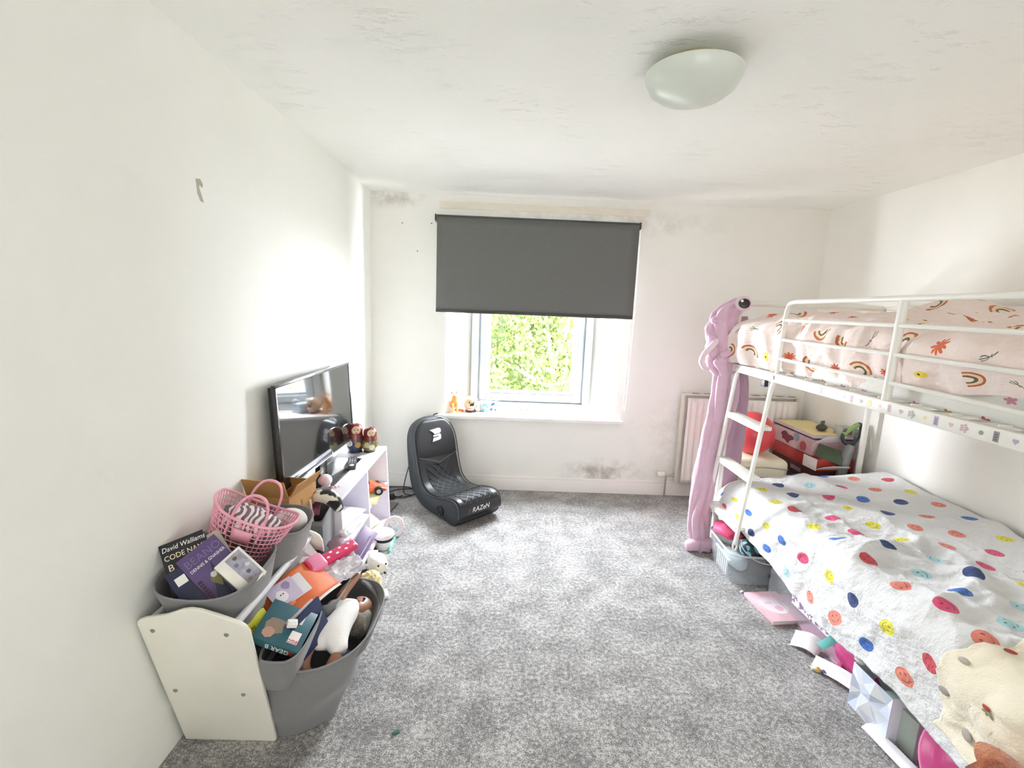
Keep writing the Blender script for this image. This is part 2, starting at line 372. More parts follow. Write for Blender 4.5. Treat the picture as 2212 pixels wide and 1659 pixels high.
ch = MB(); pts = [(.80, .0, 0), (.806, .0, -.7), (.792, .0, -1.40), (.785, 0, -1.475), (.772, 0, -1.45), (.776, 0, -.9), (.785, 0, 0)]
ch.tube(pts, .0028, 6); k = 0
for a, b_ in zip(pts[:-1], pts[1:]):
    a, b_ = Vector(a), Vector(b_); nn = max(1, int((b_-a).length/.02))
    for i in range(nn): ch.ball(a.lerp(b_, i/nn), .0042, 6, 4)
ch.build('bead_chain', pm('#ece9e4', .4), blind, kind='stuff')
# ------------------------------------------------------------------ ceiling lamp
lamp = thing('ceiling_lamp', 'unlit frosted glass bowl lamp on the ceiling', 'lamp', T(.605, 1.74, ZC))
pb = [(.161, -.044), (.158, -.057), (.142, -.090), (.112, -.112), (.066, -.127), (.001, -.132)]
MB().lathe([(.153, -.040)]+pb[:]+[(.001, -.128), (.065, -.123), (.109, -.108), (.138, -.087), (.153, -.062)], 48, cap=False).build('glass_bowl', pm('#d9e0d6', .35, coat=.3), lamp, angle=60)
MB().lathe([(.085, 0), (.086, -.03), (.07, -.046), (.0, -.048)], 40).build('ceiling_plate', pm('#b3ab8a', .4), lamp)
MB().lathe([(.018, -.045), (.018, -.09), (.03, -.1), (.03, -.125), (.0, -.13)], 16).build('lamp_holder', pm('#efe9d8', .5), lamp)
for k in range(3):
    a = k*2.094; MB().tube([(.07*math.cos(a), .07*math.sin(a), -.03), (.150*math.cos(a), .150*math.sin(a), -.042), (.152*math.cos(a), .152*math.sin(a), -.055)], .005, 6).build('bowl_clip', pm('#c9c8be', .3, .6), lamp)
# ------------------------------------------------------------------ radiator
RAD = pm('#f7f2ee', .4)
rad = thing('radiator', 'white ribbed panel radiator on the window wall behind the bunk bed', 'radiator', T(1.95, YB, .14))
def ribp(u, v):
    x = -.44+u*.9; d = .5-.5*math.cos(2*PI*x/.05); e = min(1, v*14, (1-v)*14); return Vector((x, -.088-.012*d*e, v*.735))
MB().grid(ribp, 180, 16).build('front_panel', RAD, rad, solid=.003, angle=70)
MB().bx(-.47, .47, -.035, -.025, .0, .755).build('back_panel', RAD, rad, bevel=.004)
for s in (-1, 1): MB().bx(s*.47-.011, s*.47+.011, -.08, -.03, -.0, .765).build('side_grille', pm('#ddd6ca', .45), rad, bevel=.004)
m = MB(); m.bx(-.475, .475, -.085, -.03, .757, .768)
m.build('top_grille', pm('#e4ded3', .45), rad, bevel=.003)
for k in range(9): MB().bx(-.40+k*.1, -.34+k*.1, -.075, -.04, .768, .77).build('grille_slot', pm('#8d877e', .7), rad)
v = MB(); v.tube([(-.47, -.05, .055), (-.55, -.05, .05)], .009, 8); v.tube([(-.55, -.05, .06), (-.55, -.05, -.139)], .008, 8); v.build('pipe', pm('#b9b3aa', .3, .7), rad)
MB().lathe([(.018, 0), (.022, .005), (.022, .05), (.018, .06)], 16).build('valve_knob', pm('#f4efe2', .4), rad, T(-.565, -.05, .06, 0, 0, -PI/2))
for s in (-.3, .3): MB().bx(s-.015, s+.015, -.03, -.004, .1, .7).build('wall_bracket', pm('#d8d2c6', .5), rad)
# ------------------------------------------------------------------ gaming floor chair
chair = thing('gaming_floor_chair', 'black faux leather rocking gaming chair on the carpet below the window', 'chair', T(-.418, 3.468, 0, math.atan2(.68, .73)) @ Matrix.Diagonal((1, 1, .965, 1)))
ST = [((.395, .07), (.35, .012), .200), ((.408, .12), (.29, .0), .200), ((.385, .185), (.22, .0), .200), ((.33, .205), (.17, .0), .200), ((.24, .192), (.10, .0), .200), ((.12, .162), (.0, .008), .200),
      ((.02, .162), (-.11, .035), .200), ((-.06, .205), (-.205, .11), .200), ((-.105, .30), (-.255, .22), .200), ((-.135, .41), (-.28, .36), .200), ((-.165, .52), (-.295, .50), .198), ((-.185, .585), (-.30, .575), .185), ((-.2, .635), (-.302, .628), .155), ((-.212, .67), (-.295, .665), .105), ((-.225, .687), (-.285, .685), .04)]
def stations(k=4):
    A = spline([(a[0], a[1], w_) for a, _, w_ in ST], k); B = spline([(b_[0], b_[1], w_) for _, b_, w_ in ST], k)
    return [((a.x, a.y), (b_.x, b_.y), a.z) for a, b_ in zip(A, B)]
SS = stations()
def ring(Fp, Bp, W, n=28, e=.38):
    out = []
    for k in range(n):
        a = 2*PI*k/n; c, s_ = math.cos(a), math.sin(a)
        l = W*math.copysign(abs(c)**e, c); d = .5+.5*math.copysign(abs(s_)**e, s_)
        out.append(Vector((l, -(Bp[0]+(Fp[0]-Bp[0])*d), Bp[1]+(Fp[1]-Bp[1])*d)))
    return out
BLK = pm('#1d1f20', .42, var=.1, vs=40, bump=.12, bs=260, bd=.002); SIDE = pm('#33373a', .6, bump=.15, bs=300, bd=.002)
MB().loft([ring(*s_) for s_ in SS]).build('side_shell', SIDE, chair, angle=60)
def cush(i0, i1, inset, up, mat, name, puff=.0):
    m = MB(); R = []
    for i in range(i0, i1+1):
        Fp, Bp, W = SS[i]; a = Vector(SS[max(i-1, 0)][0]); b_ = Vector(SS[min(i+1, len(SS)-1)][0]); t = (b_-a).normalized(); nn = Vector((t.y, -t.x))
        if nn.dot(Vector(Fp)-Vector(Bp)) < 0: nn = -nn
        endk = min(1, (i-i0)/2+.15, (i1-i)/2+.15); R.append((Vector(Fp)+nn*(up*endk), Vector(Fp)-nn*.012, max(W-inset, .012)))
    m.loft([ring(f_, b_, w_, 28, .3) for f_, b_, w_ in R]); return m.build(name, mat, chair, angle=60)
cush(17, 35, .02, .007, BLK, 'back_cushion'); cush(6, 17, .02, .007, BLK, 'seat_cushion'); cush(35, 52, .022, .014, BLK, 'headrest')
nose = cush(0, 7, .012, .006, pm('#232628', .3, bump=.1, bs=200, bd=.002), 'front_roll')
QU = pm('#141516', .75, bump=.2, bs=200, bd=.003); STI = pm('#454a4d', .5)
cush(18, 34, .075, .011, QU, 'quilted_back_panel'); cush(7, 16, .06, .011, QU, 'quilted_seat_panel')
def surf(i, l, up=.013):
    i = max(0, min(len(SS)-1.001, i)); a = int(i); t = i-a; Fp = Vector(SS[a][0]).lerp(Vector(SS[a+1][0]), t)
    d = (Vector(SS[a+1][0])-Vector(SS[max(a-1, 0)][0])).normalized(); nn = Vector((d.y, -d.x))
    if nn.dot(Vector(SS[a][0])-Vector(SS[a][1])) < 0: nn = -nn
    q = Fp+nn*up; return Vector((l, -q.x, q.y))
for sgn in (1, -1):
    for k in range(-3, 6):
        pts = []
        for j in range(33):
            i = 18+j*.5; l = sgn*(-.12+k*.06+j*.0105)
            if abs(l) <= .122: pts.append(surf(i, l, .0125))
        if len(pts) > 2: MB().tube(pts, .0016, 5).build('stitch_line', STI, chair)
    for k in range(-2, 6):
        pts = []
        for j in range(19):
            i = 7.2+j*.48; l = sgn*(-.14+k*.056+j*.0085)
            if abs(l) <= .136: pts.append(surf(i, l, .0125))
        if len(pts) > 2: MB().tube(pts, .0016, 5).build('stitch_line', STI, chair)
for sgn in (-1, 1):
    MB().tube([Vector((sgn*(SS[i][2]-.004 if SS[i][2] > .02 else .01), -SS[i][0][0], SS[i][0][1]+.0)) for i in range(1, len(SS)-1)], .0045, 6).build('piping', pm('#3e4346', .35), chair)
MB().tube([surf(33.2+abs(l)*13, l, .0145) for l in [-.175+.0175*k for k in range(21)]], .003, 6).build('headrest_seam', STI, chair)
MB().tube([surf(17, l, .009) for l in [-.18+.018*k for k in range(21)]], .0035, 6).build('seat_seam', pm('#0c0d0d', .5), chair)
sp = MB().lathe([(.040, 0), (.040, .006), (.034, .008), (.030, .002), (.014, -.002), (.012, .004), (0, .006)], 24).build('speaker', pm('#0c0c0d', .4), chair, Matrix(((0, 0, -1, -.2), (0, 1, 0, -.2), (1, 0, 0, .085), (0, 0, 0, 1))))
MB().lathe([(.030, .003), (.012, .0045), (0, .0046)], 20).build('speaker_mesh', pm('#2a2a2b', .5, .4), sp)
# emblem: a winged letter B, and the word on the front
SIL = pm('#c9cccd', .3, .3)
c_ = surf(41.5, 0, .017); Mh = FR(c_, (1, 0, 0), surf(41.5, 0, .03)-surf(41.5, 0, .01))
em = [[(-.055, .045), (.03, .055), (.046, .048), (.05, .035), (.046, .018), (.038, .012), (-.012, .006), (-.03, .028)], [(-.033, -.002), (-.031, .002), (.036, .008), (.046, -.004), (.043, -.03), (.03, -.042), (-.035, -.052)]]
e1 = MB().prism(em[0], 0, .002); 
e1.prism([(-.028, -.0), (.037, .007), (.045, -.006), (.042, -.032), (.03, -.043), (-.042, -.052), (-.03, -.022), (.02, -.016), (.021, -.01), (-.028, -.014)], 0, .002)
e1.build('logo_emblem', SIL, chair, Mh)
c_ = surf(4.6, -.02, .0085); Mt = FR(c_, (1, 0, 0), surf(4.6, 0, .03)-surf(4.6, 0, .01))
text('brand_lettering', 'RAZeN', .05, pm('#eceeee', .35), chair, Mt @ Matrix.Translation((.018, 0, 0)), sx=1.0, shear=.25)
text('faded_letter', 'B', .05, pm('#55585a', .5), chair, Mt @ Matrix.Translation((-.088, -.002, 0)), shear=.25)
# cable hanging from the sill behind the chair and coiling on the carpet
cb = MB(); cb.tube(spline([(-.545, 3.79, .66), (-.58, 3.78, .64), (-.66, 3.77, .50), (-.74, 3.76, .32), (-.80, 3.74, .10), (-.80, 3.68, .012), (-.74, 3.62, .010), (-.68, 3.66, .010), (-.72, 3.74, .010), (-.86, 3.72, .012), (-.93, 3.62, .010), (-.86, 3.57, .010), (-.75, 3.58, .012), (-.70, 3.68, .013), (-.80, 3.77, .016), (-.98, 3.76, .012)], 6), .0045, 6)
tag(cb.build('power_cable', pm('#26282a', .5)), 'thin black cable running from the sill to a coil beside the gaming chair', 'cable')
pl = thing('power_adapter', 'small black plug adapter on the carpet by the coiled cable', 'adapter', T(-.875, 3.545, 0, .4))
MB().bx(-.03, .03, -.02, .02, .0, .045).build('adapter_body', pm('#2b2b2d', .45), pl, bevel=.006)
MB().tube([(.03, 0, .02), (.06, 0, .012), (.1, .03, .006)], .004, 6).build('lead', pm('#26282a', .5), pl)
# ------------------------------------------------------------------ toy organiser against the left wall
PANEL = pm('#efece0', .45); FELT = bpy.data.materials.new('grey_felt'); g = G(FELT); co = g.coord(); n = g.noise(co, 420, 2, .7)
g.put(g.p.inputs['Base Color'], g.ramp(n, [(.3, hx('#6f6f70')), (.7, hx('#858586'))])); g.p.inputs['Roughness'].default_value = .9; g.p.inputs['Sheen Weight'].default_value = .3; g.bump(n, .25, .002)
LEAN = -.26                                         # the unit leans towards the room's near end
org = thing('toy_organiser', 'white toy storage frame leaning along the left wall, holding grey fabric bins', 'storage unit', T(-1.09, 1.435, 0))
outl = [(.012, .0), (.325, .0), (.331, .012), (.335, .45), (.336, .535), (.328, .558), (.312, .572), (.255, .600), (.205, .620), (.178, .624), (.15, .618), (.10, .596), (.03, .580), (.008, .570), (.002, .555), (.006, .30)]
def panel(y0):
    m = MB(); vs = [(x, y0+dy+LEAN*z, z) for dy in (0, .016) for x, z in outl]; n_ = len(outl)
    m.add(vs, [tuple(range(n_)), tuple(range(2*n_-1, n_-1, -1))]+[(k, n_+k, n_+(k+1) % n_, (k+1) % n_) for k in range(n_)])
    return m.build('side_panel', PANEL, org, bevel=.005, seg=3)
pA = panel(0); pB = panel(.57)
for x, z in ((.045, .532), (.266, .523), (.044, .26), (.264, .248)):
    MB().lathe([(.0075, 0), (.0075, .001), (.006, .0018), (0, .0012)], 14).build('screw_cap', pm('#8f8b80', .6), pA, Matrix(((1, 0, 0, x), (0, 0, -1, LEAN*z), (0, 1, 0, z), (0, 0, 0, 1))))
ROD = pm('#d9d8dc', .4)
for x, z in ((.290, .553), (.03, .553), (.30, .30)): MB().tube([(x, .012+LEAN*z, z), (x, .58+LEAN*z, z)], .0125, 12).build('rod', ROD, org)
MB().tube([(.290, .36+LEAN*.553, .553), (.290, .372+LEAN*.553, .553)], .0135, 12).build('rod_joint', pm('#b9b8bd', .4), org)
s_ = MB(); s_.box((.155, .295+LEAN*.36, .36), (.28, .55, .008)); s_.box((.165, .295+LEAN*.08, .08), (.30, .55, .008)); s_.build('tray', FELT, org)
for z in (.2,): MB().box((.012, .295+LEAN*z, z), (.012, .55, .10)).build('back_rail', PANEL, org)

def bin_(name, label, base, rim, M=None, wave=.01, n=40, mat=None, group='grey fabric storage bins', ex=.6, thick=.004):
    """open felt bin: base=(x0,x1,y0,y1,z) rim=(x0,x1,y0,y1,fn z)"""
    t = thing(name, label, 'storage bin', T((base[0]+base[1])/2, (base[2]+base[3])/2, base[4]), group)
    ox, oy, oz = (base[0]+base[1])/2, (base[2]+base[3])/2, base[4]
    def lo(tt, q, zf):
        x0 = base[0]+(rim[0]-base[0])*tt; x1 = base[1]+(rim[1]-base[1])*tt; y0 = base[2]+(rim[2]-base[2])*tt; y1 = base[3]+(rim[3]-base[3])*tt
        a = 2*PI*q/n; c, s = math.cos(a), math.sin(a)
        x = (x0+x1)/2+(x1-x0)/2*math.copysign(abs(c)**ex, c); y = (y0+y1)/2+(y1-y0)/2*math.copysign(abs(s)**ex, s)
        zr = zf(x, y); bul = .006*math.sin(PI*tt)
        x += math.cos(a)*bul+wave*.5*nz(a*1.3+ox*9, tt*2.1); y += math.sin(a)*bul+wave*.5*nz(a*1.3+9, tt*2+ox)
        return Vector((x-ox, y-oy, base[4]+(zr-base[4])*tt-oz))
    L = 12; m = MB(); m.loft([[lo(i/L, q, rim[4]) for q in range(n)] for i in range(L+1)], cap=False)
    m.f.append(tuple(range(n-1, -1, -1))); m.mi.append(0)
    m.build('fabric_body', mat or FELT, t, solid=thick, angle=60)
    MB().tube([lo(1.0, q, rim[4]) for q in range(n)], .0038, 5, closed=True).build('hem', pm('#8a8a8b', .9), t)
    return t
bin_('fabric_bin', 'grey fabric bin holding books, nearest on top of the white organiser', (-1.04, -.86, 1.425, 1.56, .367), (-1.085, -.775, 1.300, 1.60, lambda x, y: .632+.022*((x+.93)/.16)**2+.10*max(0, y-1.33)))
bin_('fabric_bin', 'grey fabric bin under the pink mesh basket, behind the bin of books', (-1.05, -.85, 1.56, 1.85, .367), (-1.09, -.765, 1.585, 1.90, lambda x, y: .655+.1*max(0, (1.72-y)/.15)*.3+.02*((y-1.74)/.15)**2))
bin_('fabric_bin', 'grey fabric bin of large books hung in front, beside the white side panel', (-.80, -.68, 1.39, 1.57, .25), (-.765, -.635, 1.33, 1.60, lambda x, y: .405+.06*max(0, (y-1.36))), ex=.5)
bin_('fabric_bin', 'grey fabric bin below the orange folder, farther of the two hung on the front', (-.80, -.68, 1.64, 1.86, .25), (-.765, -.61, 1.62, 1.93, lambda x, y: .40+.05*(y-1.6)), ex=.5)
bin_('floor_bin', 'large grey fabric bin with a rolled hem on the carpet, holding a doll', (-.98, -.60, 1.455, 1.92, .004), (-1.0, -.475, 1.40, 1.98, lambda x, y: (.235 if x < -.76 else .30+.05*min(1, max(0, (1.95-y)/.5))*(.3+.0*x))), wave=.05, n=56, ex=.62)
MB().tube([Vector((-.70+.23*math.sin(t), 1.69-.29*math.cos(t), .285+.012*math.sin(t*5))) for t in [.15+2.6*k/24 for k in range(25)]], [.008+.006*math.sin(k*.9) for k in range(25)], 7, flat=.6).build('rolled_hem', FELT, bpy.data.objects['floor_bin'], bpy.data.objects['floor_bin'].matrix_world.inverted() if False else T(.79, -1.6875, -.004))

def book(name, label, cat, M, w_, h_, t_, cover, pages='#e9e4d8', spine=None, group=None):
    """local: x across, y up the cover, z out of the front cover; spine on the left"""
    t = thing(name, label, cat, M, group)
    cm = pm(cover, .38, var=.12, vs=14)
    m = MB(); m.box((0, 0, -.0012), (w_, h_, .0024)); m.box((0, 0, -t_+.0012), (w_, h_, .0024)); m.build('cover', cm, t, bevel=.0008)
    MB().box((-w_/2+.0012, 0, -t_/2), (.0026, h_, t_)).build('spine', pm(spine or cover, .4, var=.1), t, bevel=.0008)
    m = MB(); nl = max(3, int(t_/.004))
    for k in range(nl): m.box((.001, 0, -.0028-(t_-.0056)*(k+.5)/nl), (w_-.009-.001*(k % 2), h_-.008, (t_-.0056)/nl*.96))
    m.build('pages', pm(pages, .8), t)
    return t
WHT = pm('#f4f3f0', .4); CREAM = pm('#efe3c4', .5); GOLD = pm('#c9b07a', .5)
def blobshape(name, parent, x, y, r, col, k=7, z=.0006, seed=0):
    q = random.Random(seed); pts = [(x+r*(.65+.35*q.random())*math.cos(2*PI*i/k), y+r*(.65+.35*q.random())*math.sin(2*PI*i/k)) for i in range(k)]
    return MB().prism(pts, z-.0005, z).build(name, pm(col, .45), parent)
# books in the nearest bin
b1 = book('book', 'dark hardback with white and gold lettering leaning on the wall', 'book', FR((-.995, 1.405, .676), (.811, .527, .253), (.298, -.745, .596)), .125, .21, .040, '#23232a', spine='#2c333d')
text('title', 'David Walliams', .0225, WHT, b1, T(.003, .084, .0006), shear=.2, sx=.86)
text('title', 'CODE NAME', .024, CREAM, b1, T(.003, .055, .0006), sx=.86)
text('title', 'B', .03, CREAM, b1, T(-.045, .022, .0006))
text('spine_title', 'David Walliams', .017, WHT, b1, Matrix(((0, 0, -1, -.0638), (-1, 0, 0, .03), (0, 1, 0, -.020), (0, 0, 0, 1))) , shear=.2)
blobshape('cover_art', b1, .02, -.02, .05, '#3a2622', 9, seed=3)
b2 = book('book', 'navy paperback with a white sticker, wedged between the dark hardback and the purple book', 'book', FR((-.945, 1.375, .632), (.68, .58, .44), (.34, -.74, .60)), .12, .18, .012, '#2b2f4d')
MB().box((-.03, .05, .0006), (.03, .028, .0012)).build('sticker', WHT, b2)
b3 = book('book', 'purple hardback with embossed capital lettering and a yellow-green picture', 'book', FR((-.922, 1.415, .668), (.57, .66, .47), (.36, -.72, .60)), .128, .19, .022, '#5b4a7d', spine='#4a2c3c', pages='#ead9c0')
text('title', 'BEANO', .036, pm('#7d6a92', .5), b3, T(.004, .062, .0006), sx=.95)
text('title', 'DENNIS & GNASHER', .0145, WHT, b3, T(.004, .037, .0006), sx=.85)
for k in range(8): MB().box((-.052, -.005-.011*k, .0006), (.012, .007, .0012)).build('filmstrip_mark', pm('#4a2434', .5), b3)
blobshape('cover_art', b3, .012, -.03, .042, '#7d7446', 11, seed=5); blobshape('cover_art', b3, -.01, -.01, .012, '#d8d4cc', 6, seed=6, z=.0009)
b4 = book('box_set', 'white slipcased book set with a grey-blue picture, front of the nearest bin', 'book', FR((-.828, 1.400, .678), (.50, .71, .48), (.42, -.69, .60)), .088, .125, .045, '#f0eee6', pages='#f2f0e8')
MB().box((.012, .0, .0006), (.05, .11, .0012)).build('cover_picture', pm('#a9a8b6', .5, var=.35, vs=45), b4)
for k in range(5): blobshape('cover_art', b4, .0+.012*(k % 3), -.04+.02*k, .009, ['#8e7f6c', '#5d5f66', '#d9d6dc', '#7c7aa0', '#6b6250'][k], 7, z=.0016, seed=k)
MB().box((-.0447, .0, -.024), (.0012, .10, .012)).build('spine_label', pm('#8c7a5a', .5), b4); MB().box((-.0447, .03, -.024), (.0016, .02, .014)).build('spine_label', pm('#3d3a36', .5), b4)
b5 = book('book', 'cream paperback behind the purple hardback', 'book', FR((-.955, 1.475, .66), (.75, .52, .40), (.30, -.78, .54)), .10, .19, .018, '#d8cfc0')
# pink mesh basket
PINK = pm('#f2a8bc', .35, coat=.2)
bk = thing('mesh_basket', 'pink plastic lattice basket with two loop handles, tipped in the second bin', 'basket', T(-.962, 1.60, .610, .18) @ Euler((-.10, .42, 0)).to_matrix().to_4x4() @ Matrix.Scale(.93, 4))
def bp(a, t, o=0.0):
    rx = .105+.05*t+o; ry = .075+.042*t+o; e = .75; c, s = math.cos(a), math.sin(a)
    z = .185*t+.03*t*abs(c)**2*1.0
    return Vector((rx*math.copysign(abs(c)**e, c), ry*math.copysign(abs(s)**e, s), z))
lat = MB(); NM = 44
for k in range(NM):
    a = 2*PI*k/NM; lat.tube([bp(a+.05*math.sin(t*5), t) for t in [i/8 for i in range(9)]], .0023, 4, cap=False)
for i in range(1, 10): lat.tube([bp(2*PI*q/56, i/10) for q in range(56)], .0023, 4, closed=True)
lat.build('lattice_wall', PINK, bk)
m = MB(); m.add([bp(2*PI*q/40, 0) for q in range(40)], [tuple(range(40))]); m.build('basket_base', PINK, bk, solid=.004)
MB().tube([bp(2*PI*q/64, 1.0) for q in range(64)], .0055, 6, closed=True).build('rim', PINK, bk)
for s in (-1, 1):
    pts = [Vector((x, s*(.105+.004*abs(x)), z)) for x, z in [(-.056, .12), (-.058, .19), (-.052, .24), (-.032, .278), (0, .29), (.032, .278), (.052, .24), (.058, .19), (.056, .12)]]
    MB().tube(spline(pts, 5), .0095, 8, flat=.55).build('handle', PINK, bk)
    m = MB(); m.add([bp(s*PI/2+da, t, .003) for t in (.55, .68, .82) for da in (-.16, -.08, 0, .08, .16)], [(i*5+j, i*5+j+1, (i+1)*5+j+1, (i+1)*5+j) for i in range(2) for j in range(4)]); m.build('handle_patch', PINK, bk, solid=.003)
sc = bpy.data.materials.new('animal_print'); g = G(sc); co = g.coord(); wv = g.node('ShaderNodeTexWave'); wv.inputs['Scale'].default_value = 14; wv.inputs['Distortion'].default_value = 9; wv.inputs['Detail'].default_value = 2; g.l.new(co, wv.inputs['Vector'])
g.l.new(g.ramp(V(g, wv.outputs[1]), [(.42, hx('#7d6f74')), (.58, hx('#efe3e6'))]), g.p.inputs['Base Color']); g.p.inputs['Roughness'].default_value = .9
scarf = MB(); scarf.ball((0, 0, 0), .085, 40, 24, 1.15, .8, .6); 
for i, v_ in enumerate(scarf.v):
    p = Vector(v_); d = 1+.28*nz(p.x*22, p.y*22, p.z*22)+.12*nz(p.x*50, p.y*50, p.z*50); scarf.v[i] = tuple(p*d)
tag(scarf.build('scarf', sc, None, T(-.905, 1.60, .745, .3, 0, .4)), 'crumpled grey and white animal-print scarf inside the pink basket', 'scarf')
m = MB(); m.ball((0, 0, 0), .07, 28, 16, 1, .55, 1); tag(m.build('cushion', pm('#f1efec', .9, bump=.3, bs=200, bd=.003), None, T(-.845, 1.77, .66, .5, .35)), 'round white plush cushion behind the pink basket', 'cushion')
# brown cardboard box at the wall
CARD = pm('#b98c55', .8, var=.08, vs=12); cbx = thing('cardboard_box', 'open brown cardboard box against the left wall below the television', 'box', T(-.985, 2.02, .60, -.12))
for nm, dd in (('box_wall', ((0, -.11, .055), (.19, .004, .11))), ('box_wall', ((0, .11, .055), (.19, .004, .11))), ('box_wall', ((-.095, 0, .055), (.004, .22, .11))), ('box_wall', ((.095, 0, .055), (.004, .22, .11))), ('box_base', ((0, 0, .003), (.19, .22, .004)))): MB().box(*dd).build(nm, CARD, cbx)
for (c, d, rx, ry) in (((.0, -.125, .145), (.19, .004, .09), .35, 0), ((.115, 0, .135), (.004, .21, .07), 0, .55)): MB().box(c, d, Euler((rx, ry, 0)).to_matrix().to_4x4()).build('flap', CARD, cbx)
# plinth stack carrying the cardboard box and grey cube: a stack of grey cubes at the organiser's far end
fc = thing('fabric_cube', 'grey fabric storage cube stuffed with toys, standing between organiser and shelf unit', 'storage bin', T(-.915, 2.12, .385, .06) @ Matrix(((1, 0, 0, 0), (0, 1, LEAN, 0), (0, 0, 1, 0), (0, 0, 0, 1))), 'grey fabric storage bins')
m = MB()
for c, d in (((0, -.09, .085), (.19, .005, .17)), ((0, .09, .085), (.19, .005, .17)), ((-.095, 0, .085), (.005, .18, .17)), ((.095, 0, .085), (.005, .18, .17)), ((0, 0, .003), (.19, .18, .006))): m.box(c, d)
m.build('cube_body', FELT, fc, bevel=.0015)
MB().bx(-.097, .097, -.0955, -.092, .15, .172).build('hem', pm('#8a8a8b', .9), fc)
# ------------------------------------------------------------------ things in the grey cube
def patchy(name, a, b_, sc_=16, thr=.5, rough=.9):
    m = bpy.data.materials.new(name); g = G(m); g.put(g.p.inputs['Base Color'], g.ramp(g.noise(g.coord(), sc_, 1.5), [(thr-.015, hx(a)), (thr+.015, hx(b_))])); g.p.inputs['Roughness'].default_value = rough; g.p.inputs['Sheen Weight'].default_value = .3; g.bump(g.noise(g.coord(), 180, 3), .4, .004); return m
COW = patchy('cow_plush', '#1c1d22', '#e9e2d6', 15, .545)
skin('cow_plush', [(0, 0, 0), (.05, .0, .035), (.10, -.005, .03), (.145, -.02, -.005), (.165, -.03, -.04), (.03, .04, .04), (.02, -.04, .03), (-.04, .02, -.02)], [(0, 1), (1, 2), (2, 3), (3, 4), (1, 5), (1, 6), (0, 7)], [.036, .040, .038, .032, .022, .018, .018, .028], COW, None, T(-.915, 2.14, .60, -.1))
tag(bpy.data.objects['cow_plush'], 'black and white cow-patterned soft toy hanging over the rim of the grey cube', 'soft toy')
m = MB(); m.ball((0, 0, 0), .042, 30, 18, 1.2, 1, .55)
for i, v_ in enumerate(m.v): p = Vector(v_); m.v[i] = tuple(p*(1+.45*nz(p.x*60, p.y*60, p.z*60)))
tag(m.build('fluffy_toy', pm('#f3efe6', 1, bump=.8, bs=120, bd=.01), None, T(-.95, 2.18, .59)), 'white fluffy toy behind the cow-patterned soft toy', 'soft toy')
for x0, c_, lb in ((-.925, '#a9836f', 'brown'), (-.885, '#d9d5d2', 'pale')):
    tag(MB().tube([(x0+.03, 2.04, .44), (x0+.032, 1.995, .66)], .0055, 8).build('craft_stick', pm(c_, .6), None), f'thin {lb} stick standing upright in the grey cube', 'stick')
nb = book('notebook', 'pink and red notebook lying across the grey cube', 'notebook', FR((-.94, 2.06, .565), (.98, .1, .08), (.05, -.25, .97)), .15, .11, .012, '#b4455c')
nb2 = book('notebook', 'mauve notebook standing in the grey cube behind the two sticks', 'notebook', FR((-.90, 2.10, .575), (.95, .2, .05), (.1, -.6, .8)), .09, .08, .01, '#7d4a5c')
nb3 = book('notebook', 'white and pink writing pad sticking out of the cube towards the basket', 'notebook', FR((-.985, 1.97, .585), (.95, .3, .05), (.1, -.3, .95)), .13, .07, .008, '#f0c4cc')
m = MB(); m.ball((0, 0, 0), .05, 18, 12, 1.5, 1.2, .6); tag(m.build('dark_pouch', pm('#23202a', .8, bump=.3), None, T(-.985, 2.06, .545)), 'dark cloth pouch half hidden in the grey cube', 'pouch')
# ------------------------------------------------------------------ white shelf unit with television
SHELF = pm('#eae7ef', .45)
shf = thing('shelf_unit', 'low white open shelf unit carrying the television', 'shelf', T(-1.085, 2.20, 0) @ Matrix(((1, 0, -.09, .05), (0, 1, 0, 0), (0, 0, 1, 0), (0, 0, 0, 1))))
SW, SD, SH_, TK = .90, .27, .565, .018
MB().bx(0, SD, 0, SW, SH_-TK, SH_).build('top_panel', SHELF, shf, bevel=.0015)
MB().bx(0, SD, 0, SW, .035, .035+TK).build('bottom_panel', SHELF, shf, bevel=.0015)
for y in (0, SW/2-.01, SW-TK): MB().bx(0, SD, y, y+TK, 0 if y != SW/2-.01 else .053, SH_-TK).build('upright', SHELF, shf, bevel=.0015)
for y0, y1, z in ((TK, SW/2-.01, .27), (SW/2-.01+TK, SW-TK, .30)): MB().bx(.006, SD-.004, y0, y1, z, z+.016).build('shelf_board', SHELF, shf, bevel=.0015)
MB().bx(.0, .006, TK, SW-TK, .05, SH_-TK).build('back_panel', pm('#cfc9da', .6), shf)
# television, slightly turned and tilted
tv = thing('television', 'black flat-screen television standing on the white shelf unit', 'television', T(-1.008, 2.53, .566, PI/2-.022))
TB = pm('#17181a', .3); TW, TH = .93, .50
tvm = Matrix.Translation((0, .0, .095)) @ Euler((-.05, 0, 0)).to_matrix().to_4x4()
SCR = bpy.data.materials.new('tv_screen'); g = G(SCR); g.p.inputs['Base Color'].default_value = hx('#0d0e10'); g.p.inputs['Roughness'].default_value = .07; g.p.inputs['Specular IOR Level'].default_value = .9; g.p.inputs['Coat Weight'].default_value = .6; g.p.inputs['Coat Roughness'].default_value = .03
MB().bx(-TW/2+.014, TW/2-.014, -.0165, -.0155, .022, TH-.014).build('screen', SCR, tv, tvm)
m = MB(); m.bx(-TW/2, TW/2, -.02, .0, 0, .022); m.bx(-TW/2, TW/2, -.02, 0, TH-.014, TH); m.bx(-TW/2, -TW/2+.014, -.02, 0, .022, TH-.014); m.bx(TW/2-.014, TW/2, -.02, 0, .022, TH-.014)
m.build('bezel', pm('#2a2c2f', .18, coat=.5), tv, tvm, bevel=.002)
MB().bx(-TW/2+.01, TW/2-.01, -.0155, .022, .01, TH-.01).build('back_shell', TB, tv, tvm, bevel=.006)
